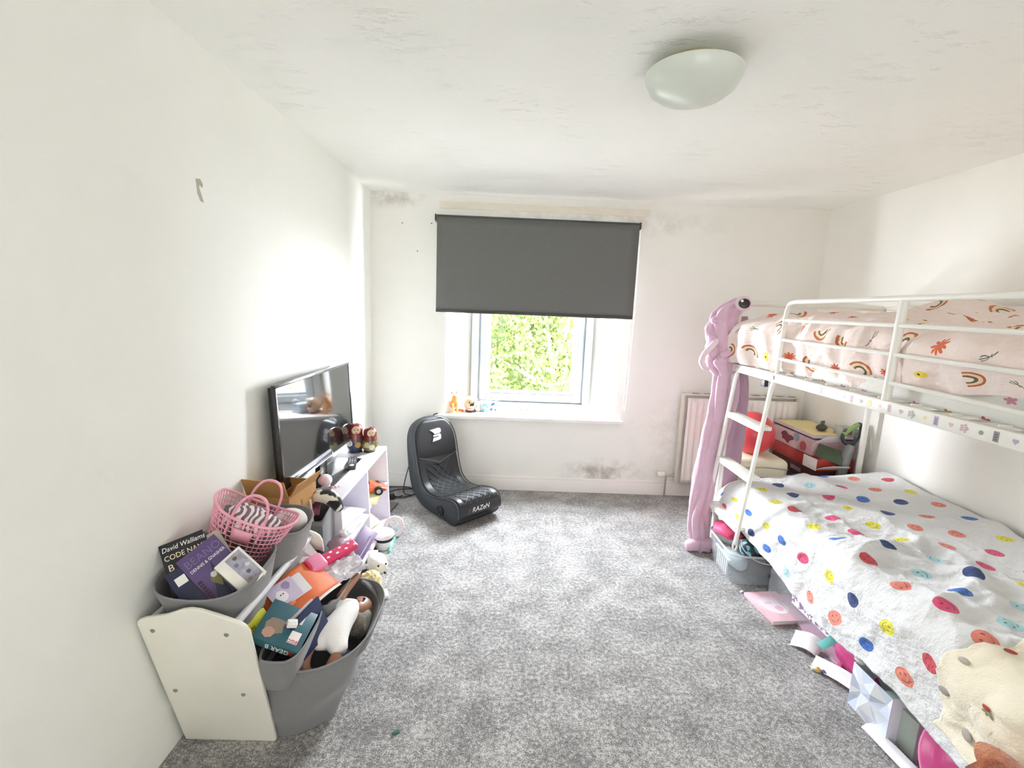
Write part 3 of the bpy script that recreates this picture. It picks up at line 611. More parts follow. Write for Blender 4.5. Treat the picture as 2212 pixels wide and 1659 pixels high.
MB().bx(-.33, .33, -.0, .03, .05, .28).build('rear_housing', TB, tv, tvm, bevel=.015)
MB().bx(-TW/2+.002, TW/2-.002, -.0215, -.0195, -.001, .004).build('chrome_strip', pm('#d9dadb', .2, .7), tv, tvm)
MB().bx(-.05, .05, -.01, .02, .008, .13).build('stand_neck', TB, tv, None, bevel=.006)
MB().bx(-.31, .31, -.125, .035, 0, .010).build('stand_base', pm('#2c2f33', .12, coat=.6), tv, None, bevel=.004)
MB().lathe([(.006, 0), (.006, .002), (0, .002)], 12).build('indicator', pm('#e5e6e6', .3), tv, tvm @ Matrix(((1, 0, 0, .10), (0, 0, -1, -.021), (0, 1, 0, .011), (0, 0, 0, 1))))
# nesting dolls
def nesting(name, label, M, s, scarf_, belly, base, flower):
    t = thing(name, label, 'doll', M, 'nesting dolls on the shelf unit')
    MB().lathe([(r*s, z*s) for r, z in [(.028, 0), (.034, .004), (.030, .012), (.034, .016), (.041, .034), (.043, .052), (.039, .068), (.0385, .070)]], 28).build('lower_body', pm(belly, .25, var=.25, vs=60, coat=.6), t)
    MB().lathe([(r*s, z*s) for r, z in [(.0385, .070), (.037, .078), (.034, .088), (.0335, .098), (.0345, .108), (.033, .120), (.026, .132), (.014, .139), (0, .141)]], 28).build('headscarf', pm(scarf_, .25, var=.3, vs=55, coat=.6), t)
    MB().lathe([(r*s, z*s) for r, z in [(.0285, 0), (.0345, .004), (.0305, .0125)]], 28, cap=False).build('base_ring', pm(base, .3, coat=.5), t)
    f = MB(); f.ball((0, 0, 0), .02*s, 16, 10, 1, .25, 1.05); fo = f.build('face', pm('#e6c7a2', .35, coat=.5), t, T(.013*s, -.0268*s, .112*s, .45))
    for x in (-.007, .007): MB().ball((x*s, -.0045*s, .003*s), .0026*s, 8, 6, 1, .5, 1).build('eye', pm('#2a1c18', .3), fo)
    MB().ball((0, -.005*s, -.009*s), .003*s, 8, 6, 1.4, .4, .7).build('mouth', pm('#b3342e', .3), fo)
    h = MB(); h.ball((0, .001*s, .012*s), .016*s, 14, 8, 1.05, .24, .5); h.build('hair', pm('#5a3420', .4), fo)
    for k, (a, z, c) in enumerate(flower): MB().ball((0, 0, 0), .015*s, 12, 8, .3, 1, 1).build('painted_flower', pm(c, .35), t, T(.041*s*math.cos(a), .041*s*math.sin(a), z*s, a))
    return t
nesting('nesting_doll', 'tall nesting doll with a crimson headscarf and dark blue base, left one of the pair', T(-.968, 2.985, .566), 1.40, '#8a2f33', '#4a4a52', '#1f2a4a', [(-1.9, .052, '#dfe3e4'), (-1.0, .045, '#b98a4c'), (-1.5, .03, '#3a4a7a')])
nesting('nesting_doll', 'shorter nesting doll with an olive body, nearer the corner', T(-.872, 2.99, .566), 1.24, '#7d2f28', '#77714a', '#33301f', [(-1.7, .05, '#c9c08a'), (-1.1, .04, '#d8d2b0'), (-2.3, .04, '#a59a5a')])
# remote, toy on the shelf top
rem = thing('remote_control', 'black television remote lying on the shelf unit', 'remote', T(-.905, 2.73, .566, .26) @ Matrix.Diagonal((1.15, 1.35, 1.1, 1)))
MB().bx(-.021, .021, -.085, .085, 0, .017).build('remote_body', pm('#1b1c1e', .4), rem, bevel=.006)
for i in range(7):
    for j in range(3): MB().bx(-.016+j*.012, -.008+j*.012, .06-i*.013, .068-i*.013, .016, .0185).build('button', pm('#8f9194' if i != 3 else '#d8d9da', .4), rem)
MB().lathe([(.012, .016), (.012, .019), (.008, .0195), (.0, .018)], 16).build('dial', pm('#dcdcdc', .3), rem, T(0, -.042, 0))
pt = thing('pink_figurine', 'small pink and white toy figure at the near end of the shelf top', 'toy', T(-.925, 2.36, .566))
MB().ball((0, 0, .045), .034, 18, 12, 1, 1, .95).build('head', pm('#f6e9ea', .5), pt); MB().ball((-.006, -.012, .048), .027, 16, 10).build('cap', pm('#eab8bd', .5), pt)
MB().ball((.0, 0, .015), .022, 14, 8, 1.1, 1, .7).build('body', pm('#f3dfe0', .6), pt)
for k in range(4): MB().ball((.04+.01*k, .01*(k % 2)-.01, .008), .009, 10, 6).build('bead_foot', pm('#f0c9cf', .5), pt)
# shelf contents
def papers(name, x0, y0, z0, w_, d_, items):
    for k, (col, lb) in enumerate(items):
        m = MB(); a = rnd.uniform(-.22, .22); m.grid(lambda u, v: Vector(((u-.5)*w_, (v-.5)*d_, .006*math.sin(u*3+k)+.003*math.sin(v*4+k*2))), 5, 5)
        tag(m.build(name, pm(col, .7), None, T(x0+rnd.uniform(-.015, .015), y0+rnd.uniform(-.015, .015), z0+.008+k*.0135, a, rnd.uniform(-.02, .02), rnd.uniform(0, .05)), solid=.0022), lb, 'paper')
papers('paper_sheet', -.90, 2.42, .297, .21, .29, [('#f3f2f6', 'lowest white sheet of the heap in the upper left shelf compartment'), ('#cfc8ea', 'lavender sheet near the bottom of the heap in the upper left shelf compartment'), ('#f6f6f8', 'bright white sheet in the middle of the upper left shelf compartment heap'), ('#e9edf5', 'pale blue sheet above the bright white one in the upper left shelf compartment'), ('#d9d2ec', 'lilac sheet second from the top in the upper left shelf compartment'), ('#f5f5f7', 'topmost white sheet of the heap in the upper left shelf compartment')])
papers('activity_sheet', -.885, 2.43, .06, .21, .28, [('#dfe9ea', 'grey-green sheet lowest in the bottom left shelf compartment'), ('#eef3f4', 'cool white sheet low in the bottom left shelf compartment'), ('#f2eee4', 'cream sheet in the middle of the bottom left shelf compartment'), ('#e3d3cf', 'pinkish sheet under the top sheet of the bottom left shelf compartment'), ('#f4f3f0', 'topmost white sheet in the bottom left shelf compartment')])
car = thing('toy_car', 'orange toy racing car in the right compartment of the shelf', 'toy car', T(-.865, 2.84, .345, .35) @ Matrix.Scale(1.15, 4))
m = MB(); prof = [(-.11, .012), (.11, .012), (.115, .03), (.07, .042), (.03, .062), (-.03, .066), (-.07, .05), (-.115, .048)]; m.prism(prof, -.04, .04, Matrix(((1, 0, 0, 0), (0, 0, -1, 0), (0, 1, 0, 0), (0, 0, 0, 1)))); m.build('car_body', pm('#dd5a2a', .3, coat=.6), car, bevel=.006)
MB().box((0, 0, .056), (.05, .072, .018)).build('car_window', pm('#1c1d20', .15), car, bevel=.004); MB().bx(-.12, -.10, -.045, .045, .062, .067).build('spoiler', pm('#1c1d20', .3), car, bevel=.002)
for x in (-.07, .07):
    for y in (-.043, .043):
        wv_ = MB().tube([(0, -.011, 0), (0, .011, 0)], .024, 18).build('wheel', pm('#1e1f20', .6), car, T(x, y, .0215)); MB().tube([(0, -.0125, 0), (0, .0125, 0)], .012, 12).build('hub', pm('#c9c9c9', .3, .6), wv_)
yb = thing('yellow_box', 'pale yellow toy box under the orange car on the shelf', 'box', T(-.885, 2.84, .318, .12)); MB().bx(-.12, .11, -.13, .13, 0, .028).build('carton', pm('#ece9a8', .5), yb, bevel=.002); MB().bx(.1105, .112, -.11, .11, .004, .024).build('yellow_label', pm('#e6e04c', .5), yb)
jar = thing('glass_jar', 'small lidded jar in the bottom right compartment of the shelf', 'jar', T(-.90, 2.76, .0535)); MB().lathe([(.04, 0), (.045, .01), (.045, .09), (.04, .1)], 20).build('jar_body', pm('#dcdcb4', .2, alpha=.8), jar); MB().lathe([(.045, .1), (.047, .102), (.047, .118), (.0, .12)], 20).build('lid', pm('#b9b7a8', .4, .4), jar)
pb_ = book('picture_book', 'peach coloured picture book lying tilted in the bottom right compartment of the shelf', 'book', FR((-.85, 2.79, .17), (.5, .8, .2), (.3, -.3, .9)), .16, .12, .02, '#e9b78e')
# ------------------------------------------------------------------ on the carpet by the shelf
tub = thing('snack_tub', 'tub with black printed side and white domed lid on the carpet before the shelf', 'tub', T(-.735, 2.80, 0))
MB().lathe([(.048, 0), (.052, .004), (.058, .085)], 28).build('tub_body', pm('#f1efee', .5), tub); MB().lathe([(.0512, .008), (.0575, .072)], 28, cap=False).build('black_label', pm('#1b1a1c', .45), tub)
text('tub_lettering', 'BASE', .03, WHT, tub, Matrix(((.9, .43, 0, .025), (-.43 if False else .0, 0, 0, 0), (0, 0, 0, 0), (0, 0, 0, 1))) if False else FR((.018, -.0535, .035), (.95, .3, 0), (.3, -.95, -.1)))
MB().lathe([(.062, .083), (.064, .09), (.062, .102), (.05, .112), (.025, .117), (0, .118)], 28).build('lid', pm('#f3ecea', .45), tub); MB().lathe([(.0645, .083), (.0665, .088), (.0645, .094)], 28, cap=False).build('lid_rim', pm('#eed9dc', .5), tub)
hb_ = MB(); hb_.tube([(.055*math.cos(a), 0, .06+.058*math.sin(a)) for a in [2*PI*k/30 for k in range(30)]], .009, 8, closed=True, flat=1.8); tag(hb_.build('hair_band', pm('#eee6e4', .95, bump=.6, bs=240, bd=.005), None, T(-.70, 2.93, .01, .5, -.2)), 'white knitted headband loop standing beside the shelf end', 'headband')
pn = thing('marker_pen', 'turquoise felt pen on the carpet beside the tub', 'pen', T(-.69, 2.86, .008, .05)); MB().tube([(0, -.13, 0), (0, .10, 0)], .0085, 10).build('pen_barrel', pm('#5fc4b0', .35), pn); MB().tube([(0, .10, 0), (0, .15, 0)], [.0095, .007], 10).build('pen_cap', pm('#2f8f80', .35), pn)
mg = book('magazine', 'lilac patterned magazine on the carpet under the turquoise pen', 'magazine', T(-.735, 2.90, .006, .1), .07, .22, .004, '#a79bb8')
bd_ = book('wooden_board', 'grey-brown board lying on the carpet past the shelf end', 'board', T(-.87, 3.36, .012, -.15), .12, .22, .012, '#6d675f', pages='#6d675f')
seal = thing('seal_plush', 'cream seal soft toy lying on the carpet', 'soft toy', T(-.70, 2.52, 0, -.95))
skin('body', [(-.10, 0, .05), (-.05, 0, .055), (0, 0, .06), (.05, 0, .058), (.085, 0, .05), (-.14, .02, .02), (.0, .06, .025), (.0, -.06, .025)], [(0, 1), (1, 2), (2, 3), (3, 4), (0, 5), (2, 6), (2, 7)], [.035, .046, .05, .045, .036, .018, .016, .016], pm('#efece2', 1, bump=.4, bs=160, bd=.004), seal)
for y in (-.022, .022): MB().ball((.075, y, .078), .006, 10, 8).build('eye', pm('#151515', .2), seal)
MB().ball((.118, 0, .052), .008, 10, 8).build('nose', pm('#2b2624', .3), seal)
fz = MB(); fz.ball((0, 0, 0), .058, 36, 24)
for i, v_ in enumerate(fz.v): p = Vector(v_); fz.v[i] = tuple(p*(1+.18*nz(p.x*70, p.y*70, p.z*70)))
fzt = thing('fluffy_hat', 'straw-yellow woolly bobble with green trim on the carpet beside the doll bin', 'soft toy', T(-.685, 2.33, .055)); fz.build('woolly_ball', pm('#e3cf9a', 1, var=.25, vs=90, bump=.6, bs=200, bd=.006), fzt)
MB().lathe([(.03, 0), (.034, .004), (.034, .02), (.03, .024)], 18).build('green_trim', pm('#8fd08a', .6), fzt, T(.045, -.03, -.035, 0, .6)); MB().bx(-.03, .03, -.035, .035, 0, .022).build('white_foot', pm('#f4f4f2', .6), fzt, T(.075, -.045, -.054, .4), bevel=.008)
# ------------------------------------------------------------------ heap on the front bins

gb = book('hardback', 'teal hardback with GEAR B on its spine lying in the front bin', 'book', FR((-.712, 1.445, .452), (-.04, 1, .03), (.40, -.16, .90)), .16, .16, .028, '#2f5f6b', spine='#39646a')
# heap on the bins hung at the front of the organiser
text('spine_title', 'GEAR B', .024, pm('#e9efec', .4), gb, Matrix(((0, 0, -1, -.082), (1, 0, 0, -.012), (0, -1, 0, -.014), (0, 0, 0, 1))))
MB().box((-.0817, -.056, -.014), (.0012, .02, .014)).build('spine_badge', pm('#8e3a34', .4), gb)
MB().box((-.035, -.045, .0008), (.045, .034, .0016)).build('cover_badge', pm('#f0e6e4', .4), gb)
text('cover_lettering', 'LEGO', .017, pm('#b23a48', .4), gb, T(-.05, -.048, .0022, PI/2))
MB().box((.045, -.03, .0006), (.055, .035, .0012)).build('cover_label', pm('#c9d0c8', .5), gb)
blobshape('cover_art', gb, -.02, .03, .04, '#8a7866', 9, seed=11); blobshape('cover_art', gb, -.045, .04, .025, '#b58c74', 8, z=.001, seed=12)
wc = thing('white_block', 'small white plastic block lying on the teal hardback', 'toy block', FR((-.685, 1.425, .466), (.9, .4, 0), (.42, -.12, .9))); MB().bx(-.016, .016, -.012, .012, 0, .016).build('block_body', WHT, wc, bevel=.002)
for x in (-.008, .008): MB().lathe([(.005, .016), (.005, .02), (0, .02)], 12).build('stud', WHT, wc, T(x, 0, 0))
book('book', 'thin red-edged book standing between the teal hardback and the navy folder', 'book', FR((-.668, 1.50, .405), (.15, .98, .05), (.90, -.30, .3)), .13, .13, .008, '#d8cdd2', spine='#c23b4e')
book('folder', 'navy folder standing at the outer side of the front book bin', 'folder', FR((-.652, 1.505, .40), (.15, .98, .05), (.92, -.26, .3)), .15, .14, .007, '#1d2a52')
of = thing('orange_folder', 'orange paper folder sagging over the two front bins', 'folder', FR((-.742, 1.625, .468), (.35, .93, .12), (.38, -.22, .90)))
MB().grid(lambda u, v: Vector(((u-.5)*.27, (v-.5)*.16, .012*math.sin(u*3.1)-.035*(u-.5)**2*4*.5+.004*nz(u*4, v*4))), 14, 10).build('folder_cover', pm('#e0713c', .55, var=.06, vs=8), of, solid=.002)
MB().grid(lambda u, v: Vector(((u-.5)*.275, (v-.5)*.168-.006, -.006+.012*math.sin(u*3.1)-.035*(u-.5)**2*4*.5)), 14, 10).build('paper_sheet', pm('#f4f2ee', .7), of, solid=.0025)
blobshape('scribble', of, -.07, -.02, .022, '#e8915e', 7, z=.012, seed=2)
for i, (c, col, lb) in enumerate((((-.775, 1.565, .492), '#cfc4dc', 'lilac photo card with a pale animal picture on the orange folder'), ((-.755, 1.60, .488), '#eceaf0', 'white card corner showing from under the lilac photo card'))):
    k = thing('photo_card', lb, 'card', FR(c, (.5, .85, .1), (.40, -.35, .85))); MB().box((0, 0, 0), (.10, .085, .002)).build('card_sheet', pm(col, .35), k)
    if i == 0:
        blobshape('printed_animal', k, -.012, -.008, .026, '#f2eef4', 10, z=.0016, seed=4); blobshape('printed_shape', k, .02, .02, .02, '#9d8db4', 8, z=.0016, seed=8)
        for x in (-.015, -.005): MB().ball((x, -.004, .0016), .003, 8, 6, 1, 1, .3).build('printed_eye', pm('#3a3340', .4), k)
lv = MB().grid(lambda u, v: Vector(((u-.5)*.16, (v-.5)*.11, .012*math.sin(u*4)*v)), 8, 6).build('lilac_sheet', pm('#cdc6d8', .6), None, FR((-.825, 1.74, .495), (.15, .95, .2), (.55, -.30, .78)), solid=.002)
tag(lv, 'pale lilac sheet tucked under the organiser rod above the photo cards', 'paper')
wl_ = MB().grid(lambda u, v: Vector(((u-.5)*.10, (v-.5)*.07, .01*math.sin(u*5+v*3))), 8, 6).build('white_sheet', pm('#f6f6f5', .6), None, FR((-.80, 1.80, .505), (.25, .9, .3), (.6, -.35, .72)), solid=.002); tag(wl_, 'crumpled white sheet beside the hot pink toy', 'paper')
ylb = thing('yellow_carton', 'bright yellow carton with black print standing behind the teal hardback', 'box', FR((-.805, 1.44, .45), (.15, .98, .0), (.75, -.3, .6))); MB().bx(-.05, .05, -.035, .035, -.03, 0).build('carton', pm('#e2e23a', .5), ylb, bevel=.002)
text('carton_print', 'AGE', .02, pm('#2b2b22', .5), ylb, T(-.015, -.008, .0008, PI/2)); MB().bx(-.052, -.03, -.036, .036, -.031, .0005).build('white_end', WHT, ylb, bevel=.001)
hp = thing('pink_toy_case', 'hot pink plastic toy case with white specks on top of the heap', 'toy', FR((-.70, 1.825, .50), (.55, .83, .05), (.35, -.25, .9)))
MB().bx(-.10, .13, -.028, .022, -.04, .0).build('case_body', pm('#d92c66', .3, coat=.4), hp, bevel=.012, seg=4)
MB().bx(-.112, -.035, -.04, .034, -.045, .012).build('case_end', pm('#f08cb4', .3, coat=.4), hp, bevel=.016, seg=4); MB().lathe([(.036, 0), (.036, .012), (.0, .014)], 24).build('round_cap', pm('#cf2b54', .3), hp, Matrix(((0, 0, -1, -.105), (1, 0, 0, -.004), (0, -1, 0, -.02), (0, 0, 0, 1))))
for k in range(7): MB().ball((-.02+.022*k, -.01+.018*(k % 2), .001), .005, 8, 6, 1.6, 1, .4).build('white_speck', WHT, hp)
pk = thing('plastic_packet', 'crumpled clear and white plastic packet under the pink toy case', 'packet', FR((-.69, 1.79, .46), (.55, .83, .05), (.35, -.25, .9)))
MB().grid(lambda u, v: Vector(((u-.5)*.26, (v-.5)*.13-.02, .02*nz(u*7, v*7)+.01*nz(u*19, v*19))), 26, 14).build('film', pm('#d9d4dc', .25, coat=.5), pk, solid=.0015, angle=25)
text('packet_lettering', 'ECE', .03, WHT, pk, T(.02, -.055, .016))
pu = book('purple_folder', 'purple hard folder slanting out of the far front bin towards the carpet', 'folder', FR((-.635, 2.0, .43), (-.03, .97, .06), (.62, -.28, .73)), .26, .075, .012, '#7d6390', spine='#6a5480')
text('folder_lettering', 'DIARY', .016, pm('#c9bcd6', .5), pu, T(.07, -.015, .0008)); MB().box((.02, -.02, .0006), (.17, .006, .0012)).build('folder_stripe', pm('#bfb2cc', .5), pu)
dk = MB(); dk.ball((0, 0, 0), .05, 16, 10, 1.2, 1.4, .8); tag(dk.build('dark_toy', pm('#26242c', .7, bump=.3), None, T(-.80, 1.90, .45)), 'dark soft item in the gap between the grey cube and the pink toy case', 'soft toy')
mv = MB(); mv.ball((0, 0, 0), .05, 22, 14, 1, 1.5, .8)
for i, v_ in enumerate(mv.v): p = Vector(v_); mv.v[i] = tuple(p*(1+.3*nz(p.x*30, p.y*30, p.z*30)))
tag(mv.build('mauve_bag', pm('#a98a9c', .35, coat=.3), None, T(-.74, 2.04, .42)), 'shiny mauve bag below the grey cube', 'bag')
wb_ = thing('white_bottle', 'small white bottle beside the left post of the shelf unit', 'bottle', T(-.735, 2.10, .40, 0, .5)); MB().lathe([(.0, 0), (.018, .003), (.02, .02), (.02, .065), (.012, .08), (.012, .095), (0, .097)], 18).build('bottle_body', WHT, wb_)
tb = MB(); tb.bx(-.28, -.07, -.08, .14, 0, .375); tag(tb.build('storage_crate', pm('#6b6570', .7, var=.1), None, T(-.75, 2.06, 0, .0), bevel=.006), 'dull mauve crate behind the doll bin, mostly covered by toys', 'crate')
# baby doll in the floor bin
SKIN = pm('#a5745a', .45, coat=.15); ONE = pm('#f2f0ee', .85, bump=.3, bs=120, bd=.003)
dl = thing('baby_doll', 'brown-skinned baby doll in a white romper lying in the floor bin', 'doll', T(-.575, 1.655, .30))
skin('romper', [(-.03, -.085, .015), (-.02, -.03, .035), (-.01, .03, .035), (-.005, .075, .025), (-.07, .03, .06), (-.075, .01, .06), (-.065, -.12, .03), (.01, -.13, .01), (-.085, -.145, .025), (.025, -.155, .0)], [(0, 1), (1, 2), (2, 3), (3, 4), (4, 5), (0, 6), (0, 7), (6, 8), (7, 9)], [.040, .048, .05, .040, .026, .024, .032, .032, .034, .034], ONE, dl)
skin('arm', [(-.05, .045, .075), (-.042, .09, .087), (-.028, .135, .095), (-.018, .172, .10), (-.013, .19, .102)], chain(5), [.021, .020, .017, .014, .012], SKIN, dl)
skin('leg', [(-.085, -.14, .025), (-.095, -.175, .015), (-.085, -.205, -.02), (-.05, -.215, -.05)], chain(4), [.027, .026, .021, .016], SKIN, dl); skin('leg', [(.02, -.15, .0), (.01, -.18, -.01), (-.01, -.20, -.045), (-.01, -.21, -.07)], chain(4), [.025, .024, .02, .016], SKIN, dl)
hd = skin('head', [(-.005, .09, .0), (-.005, .13, -.03), (-.002, .17, -.045), (0, .20, -.05)], chain(4), [.022, .046, .054, .042], SKIN, dl)
for x in (-.02, .016): MB().ball((x, .155, .008), .006, 10, 8).build('eye', pm('#1a1512', .2), dl)
MB().ball((-.002, .135, .012), .007, 10, 8).build('nose', SKIN, dl)
gp = MB(); gp.ball((0, 0, 0), .055, 22, 14, .8, 1.2, .9)
for i, v_ in enumerate(gp.v): p = Vector(v_); gp.v[i] = tuple(p*(1+.25*nz(p.x*35, p.y*35, p.z*35)))
tag(gp.build('grey_plush', pm('#8b857c', 1, var=.25, vs=40, bump=.6, bs=150, bd=.006), None, T(-.555, 1.745, .24)), 'grey-brown furry soft toy beside the doll in the floor bin', 'soft toy')
bl = MB(); bl.ball((0, 0, 0), .05, 18, 12, 1, 1, .6); tag(bl.build('blue_cloth', pm('#6f8796', .9, bump=.4), None, T(-.575, 1.60, .185)), 'crumpled blue-grey cloth at the bottom of the floor bin beside the doll', 'cloth')
# ------------------------------------------------------------------ figures on the window sill
ORG = pm('#e59a4e', .5)
cat = thing('cat_figurine', 'orange sitting cat figurine at the left end of the window sill', 'figurine', T(-.425, 3.90, .65, .5) @ Matrix.Scale(.92, 4))
skin('body', [(0, .03, .035), (0, .0, .08), (0, -.01, .115), (0, -.02, .15), (0, -.045, .148)], chain(5), [.035, .034, .026, .03, .016], ORG, cat)
for x in (-.022, .022):
    MB().tube([(x, -.02, .09), (x*.9, -.035, .05), (x, -.04, .0)], [.012, .010, .012], 8).build('leg', pm('#efc07f', .5), cat); MB().tube([(x, -.008, .172), (x*1.25, -.006, .205)], [.012, .002], 8).build('ear', ORG, cat); MB().ball((x*.5, -.05, .158), .004, 8, 6).build('eye', pm('#2b2a1c', .2), cat)
MB().tube(spline([(.03, .05, .01), (.07, .03, .01), (.085, -.01, .012), (.07, -.03, .02)], 4), .011, 8).build('tail', pm('#dd7f30', .5), cat)
gl = thing('snow_globe', 'round globe ornament with a black cat on a dark base on the window sill', 'ornament', T(-.285, 3.945, .65))
MB().lathe([(.045, 0), (.05, .006), (.042, .02), (.03, .024), (0, .024)], 24).build('base', pm('#4b3a30', .4), gl); MB().ball((0, 0, .075), .062, 24, 16).build('globe', pm('#cdb597', .2, var=.45, vs=26, coat=.6), gl)
MB().ball((.012, -.052, .07), .024, 14, 10, 1, .5, .8).build('black_cat', pm('#2b2226', .4), gl)
for x in (-.004, .03): MB().tube([(x, -.058, .083), (x-.003 if x < 0 else x+.003, -.056, .10)], [.007, .001], 6).build('cat_ear', pm('#2b2226', .4), gl)
MB().ball((.012, -.06, .052), .018, 12, 8, 1.2, .5, .5).build('cat_muzzle', pm('#efdccb', .4), gl); MB().ball((.0, -.045, .03), .02, 12, 8, 1.6, .8, .6).build('pink_bow', pm('#e8a79c', .5), gl); MB().ball((.03, -.02, .11), .03, 14, 10, 1, .8, .8).build('white_highlight_shape', pm('#f3f1ee', .3), gl)
cup = thing('paper_tub', 'turquoise and pink printed tub with a clear lid on the window sill', 'tub', T(-.165, 3.985, .65))
CUPM = patchy('cup_print', '#4fb7c4', '#e7b3c6', 40, .5, .4); MB().lathe([(.042, 0), (.044, .003), (.05, .075)], 24).build('tub_wall', CUPM, cup); MB().lathe([(.053, .075), (.055, .079), (.052, .085), (0, .087)], 24).build('lid', pm('#e4eef0', .2, coat=.5), cup)
rc = thing('raccoon_figurine', 'small blue and white animal figurine at the right of the sill toys', 'figurine', T(-.088, 4.02, .65))
skin('body', [(0, 0, .02), (0, 0, .045), (0, 0, .07)], chain(3), [.024, .026, .018], pm('#5d6d97', .5), rc); MB().ball((0, -.012, .035), .02, 12, 8).build('belly', pm('#d9def0', .5), rc); MB().ball((0, 0, .095), .026, 16, 12, 1.1, .9, .85).build('head', pm('#e6eaf0', .5), rc); MB().ball((0, -.018, .092), .012, 12, 8, 1.7, .6, .5).build('mask', pm('#59607a', .5), rc)
for x in (-.018, .018): MB().tube([(x, 0, .112), (x*1.3, 0, .128)], [.009, .003], 8).build('ear', pm('#8b93a6', .5), rc); MB().ball((x*1.1, -.02, .012), .011, 10, 6).build('foot', pm('#4d5c8c', .5), rc)
# ------------------------------------------------------------------ bunk bed
STEEL = pm('#f1efe8', .35, coat=.2)
bed = thing('bunk_bed', 'white tubular metal bunk bed with a ladder along the right wall', 'bunk bed', T(1.5, 3.05, 0))
BX, BL = .95, 2.10
def arch(y, ztop, r=.019): return spline([(0, y, 0), (0, y, .6), (0, y, ztop-.07)], 4)+spline([(0, y, ztop-.05), (.02, y, ztop-.012), (.06, y, ztop)], 4)+spline([(BX/2, y, ztop), (BX-.06, y, ztop), (BX-.02, y, ztop-.012), (BX, y, ztop-.05)], 4)+[Vector((BX, y, ztop-.3)), Vector((BX, y, 0))]
for y in (0, -BL): MB().tube(arch(y, 1.635), .019, 10).build('end_frame', STEEL, bed)
for y in (0, -BL):
    for z in (.28, .75, 1.0, 1.22, 1.36, 1.5):
        if y == 0 and z in (.75, 1.0): continue
        MB().tube([(.0, y, z), (BX, y, z)], .011, 8).build('end_bar', STEEL, bed)
rail = MB().bx(-.014, .014, -BL, .0, 1.196, 1.246).build('side_rail', STEEL, bed, bevel=.004)
MB().bx(BX-.014, BX+.014, -BL, .0, 1.196, 1.246).build('side_rail', STEEL, bed, bevel=.004)
for x in (0, BX): MB().bx(x-.014, x+.014, -BL, 0, .245, .29).build('lower_rail', STEEL, bed, bevel=.004)
for k in range(13):
    for z in (1.205, .27): MB().bx(.015, BX-.015, -.12-k*.155, -.08-k*.155, z, z+.02).build('slat', STEEL, bed)
for k in range(26): MB().tube([(.0, -.05-k*.078, 1.252), (.03, -.06-k*.078, 1.252)], .005, 6).build('slat_clip', STEEL, bed) if k % 2 else None
MB().tube([(BX, 0, 1.635), (BX, -BL, 1.635)], .013, 8).build('wall_guard_rail', STEEL, bed)
GY = -.545
MB().tube(spline([(0, GY+.035, 1.246), (0, GY+.03, 1.40), (0, GY+.025, 1.56)], 4)+spline([(0, GY+.02, 1.59), (0, GY, 1.625), (0, GY-.05, 1.635)], 5)+[Vector((0, -1.27, 1.64)), Vector((0, -BL+.10, 1.645)), Vector((0, -BL+.03, 1.625)), Vector((0, -BL, 1.57))], .0115, 10).build('guard_frame', STEEL, bed)
for z0, z1 in ((1.538, 1.53), (1.432, 1.412), (1.328, 1.295)): MB().tube([(0, GY+.03, z0), (0, -1.27, (z0+z1)/2+.004), (0, -BL, z1)], .0085, 8).build('guard_bar', STEEL, bed)
MB().tube([(.005, -1.255, 1.246), (.005, -1.262, 1.64)], .0165, 12).build('guard_post', STEEL, bed)
# ladder, part of the bed
for y in (-.09, -.50):
    MB().tube([(.0, y, 1.225), (-.006, y, 1.20), (-.016, y, 1.16), (-.105, y, .27), (-.109, y, .225)], .0155, 10, flat=.75).build('ladder_stile', STEEL, bed)
    hkm = MB(); hkm.tube([(-.109+.012*math.cos(a), y, .215+.030*math.sin(a)) for a in [2*PI*k/20 for k in range(20)]], .0055, 6, closed=True); hkm.build('ladder_hook', STEEL, bed); MB().lathe([(.012, 0), (.012, .006), (.0, .008)], 12).build('bolt_cap', pm('#d9d6cc', .3, .3), bed, Matrix(((0, 0, -1, -.016), (0, 1, 0, y), (1, 0, 0, 1.222), (0, 0, 0, 1))))
TREAD = bpy.data.materials.new('tread'); g = G(TREAD); vo = g.node('ShaderNodeTexVoronoi'); vo.inputs['Scale'].default_value = 75; vo.inputs['Randomness'].default_value = 0.0; g.l.new(g.coord(), vo.inputs['Vector']); d_ = V(g, vo.outputs['Distance'])
g.l.new(g.ramp(d_, [(.30, hx('#b9b7ae')), (.42, hx('#f1efe8'))]), g.p.inputs['Base Color']); g.p.inputs['Roughness'].default_value = .45; g.bump(d_, .4, .003)
for z, x in ((.315, -.10), (.625, -.067), (.925, -.037)):
    rg = MB().bx(x-.012, x+.062, -.49, -.10, z-.012, z+.012).build('ladder_rung', TREAD, bed, bevel=.004); MB().bx(x-.0135, x-.0115, -.49, -.10, z-.02, z+.01).build('rung_lip', STEEL, rg)
cols = ['#a89cae', '#d9b7bd', '#e6cf8a', '#8f8c93', '#c9a3a8', '#e8c9b8', '#b3a4c0', '#9f9a94']
heart = [(.009*16*math.sin(t)**3/16, .009*(13*math.cos(t)-5*math.cos(2*t)-2*math.cos(3*t)-math.cos(4*t))/16) for t in [2*PI*k/18 for k in range(18)]]
RM = Matrix(((0, 0, -1, -.0145), (-1, 0, 0, 0), (0, 1, 0, 0), (0, 0, 0, 1)))
y = -.30; k = 0
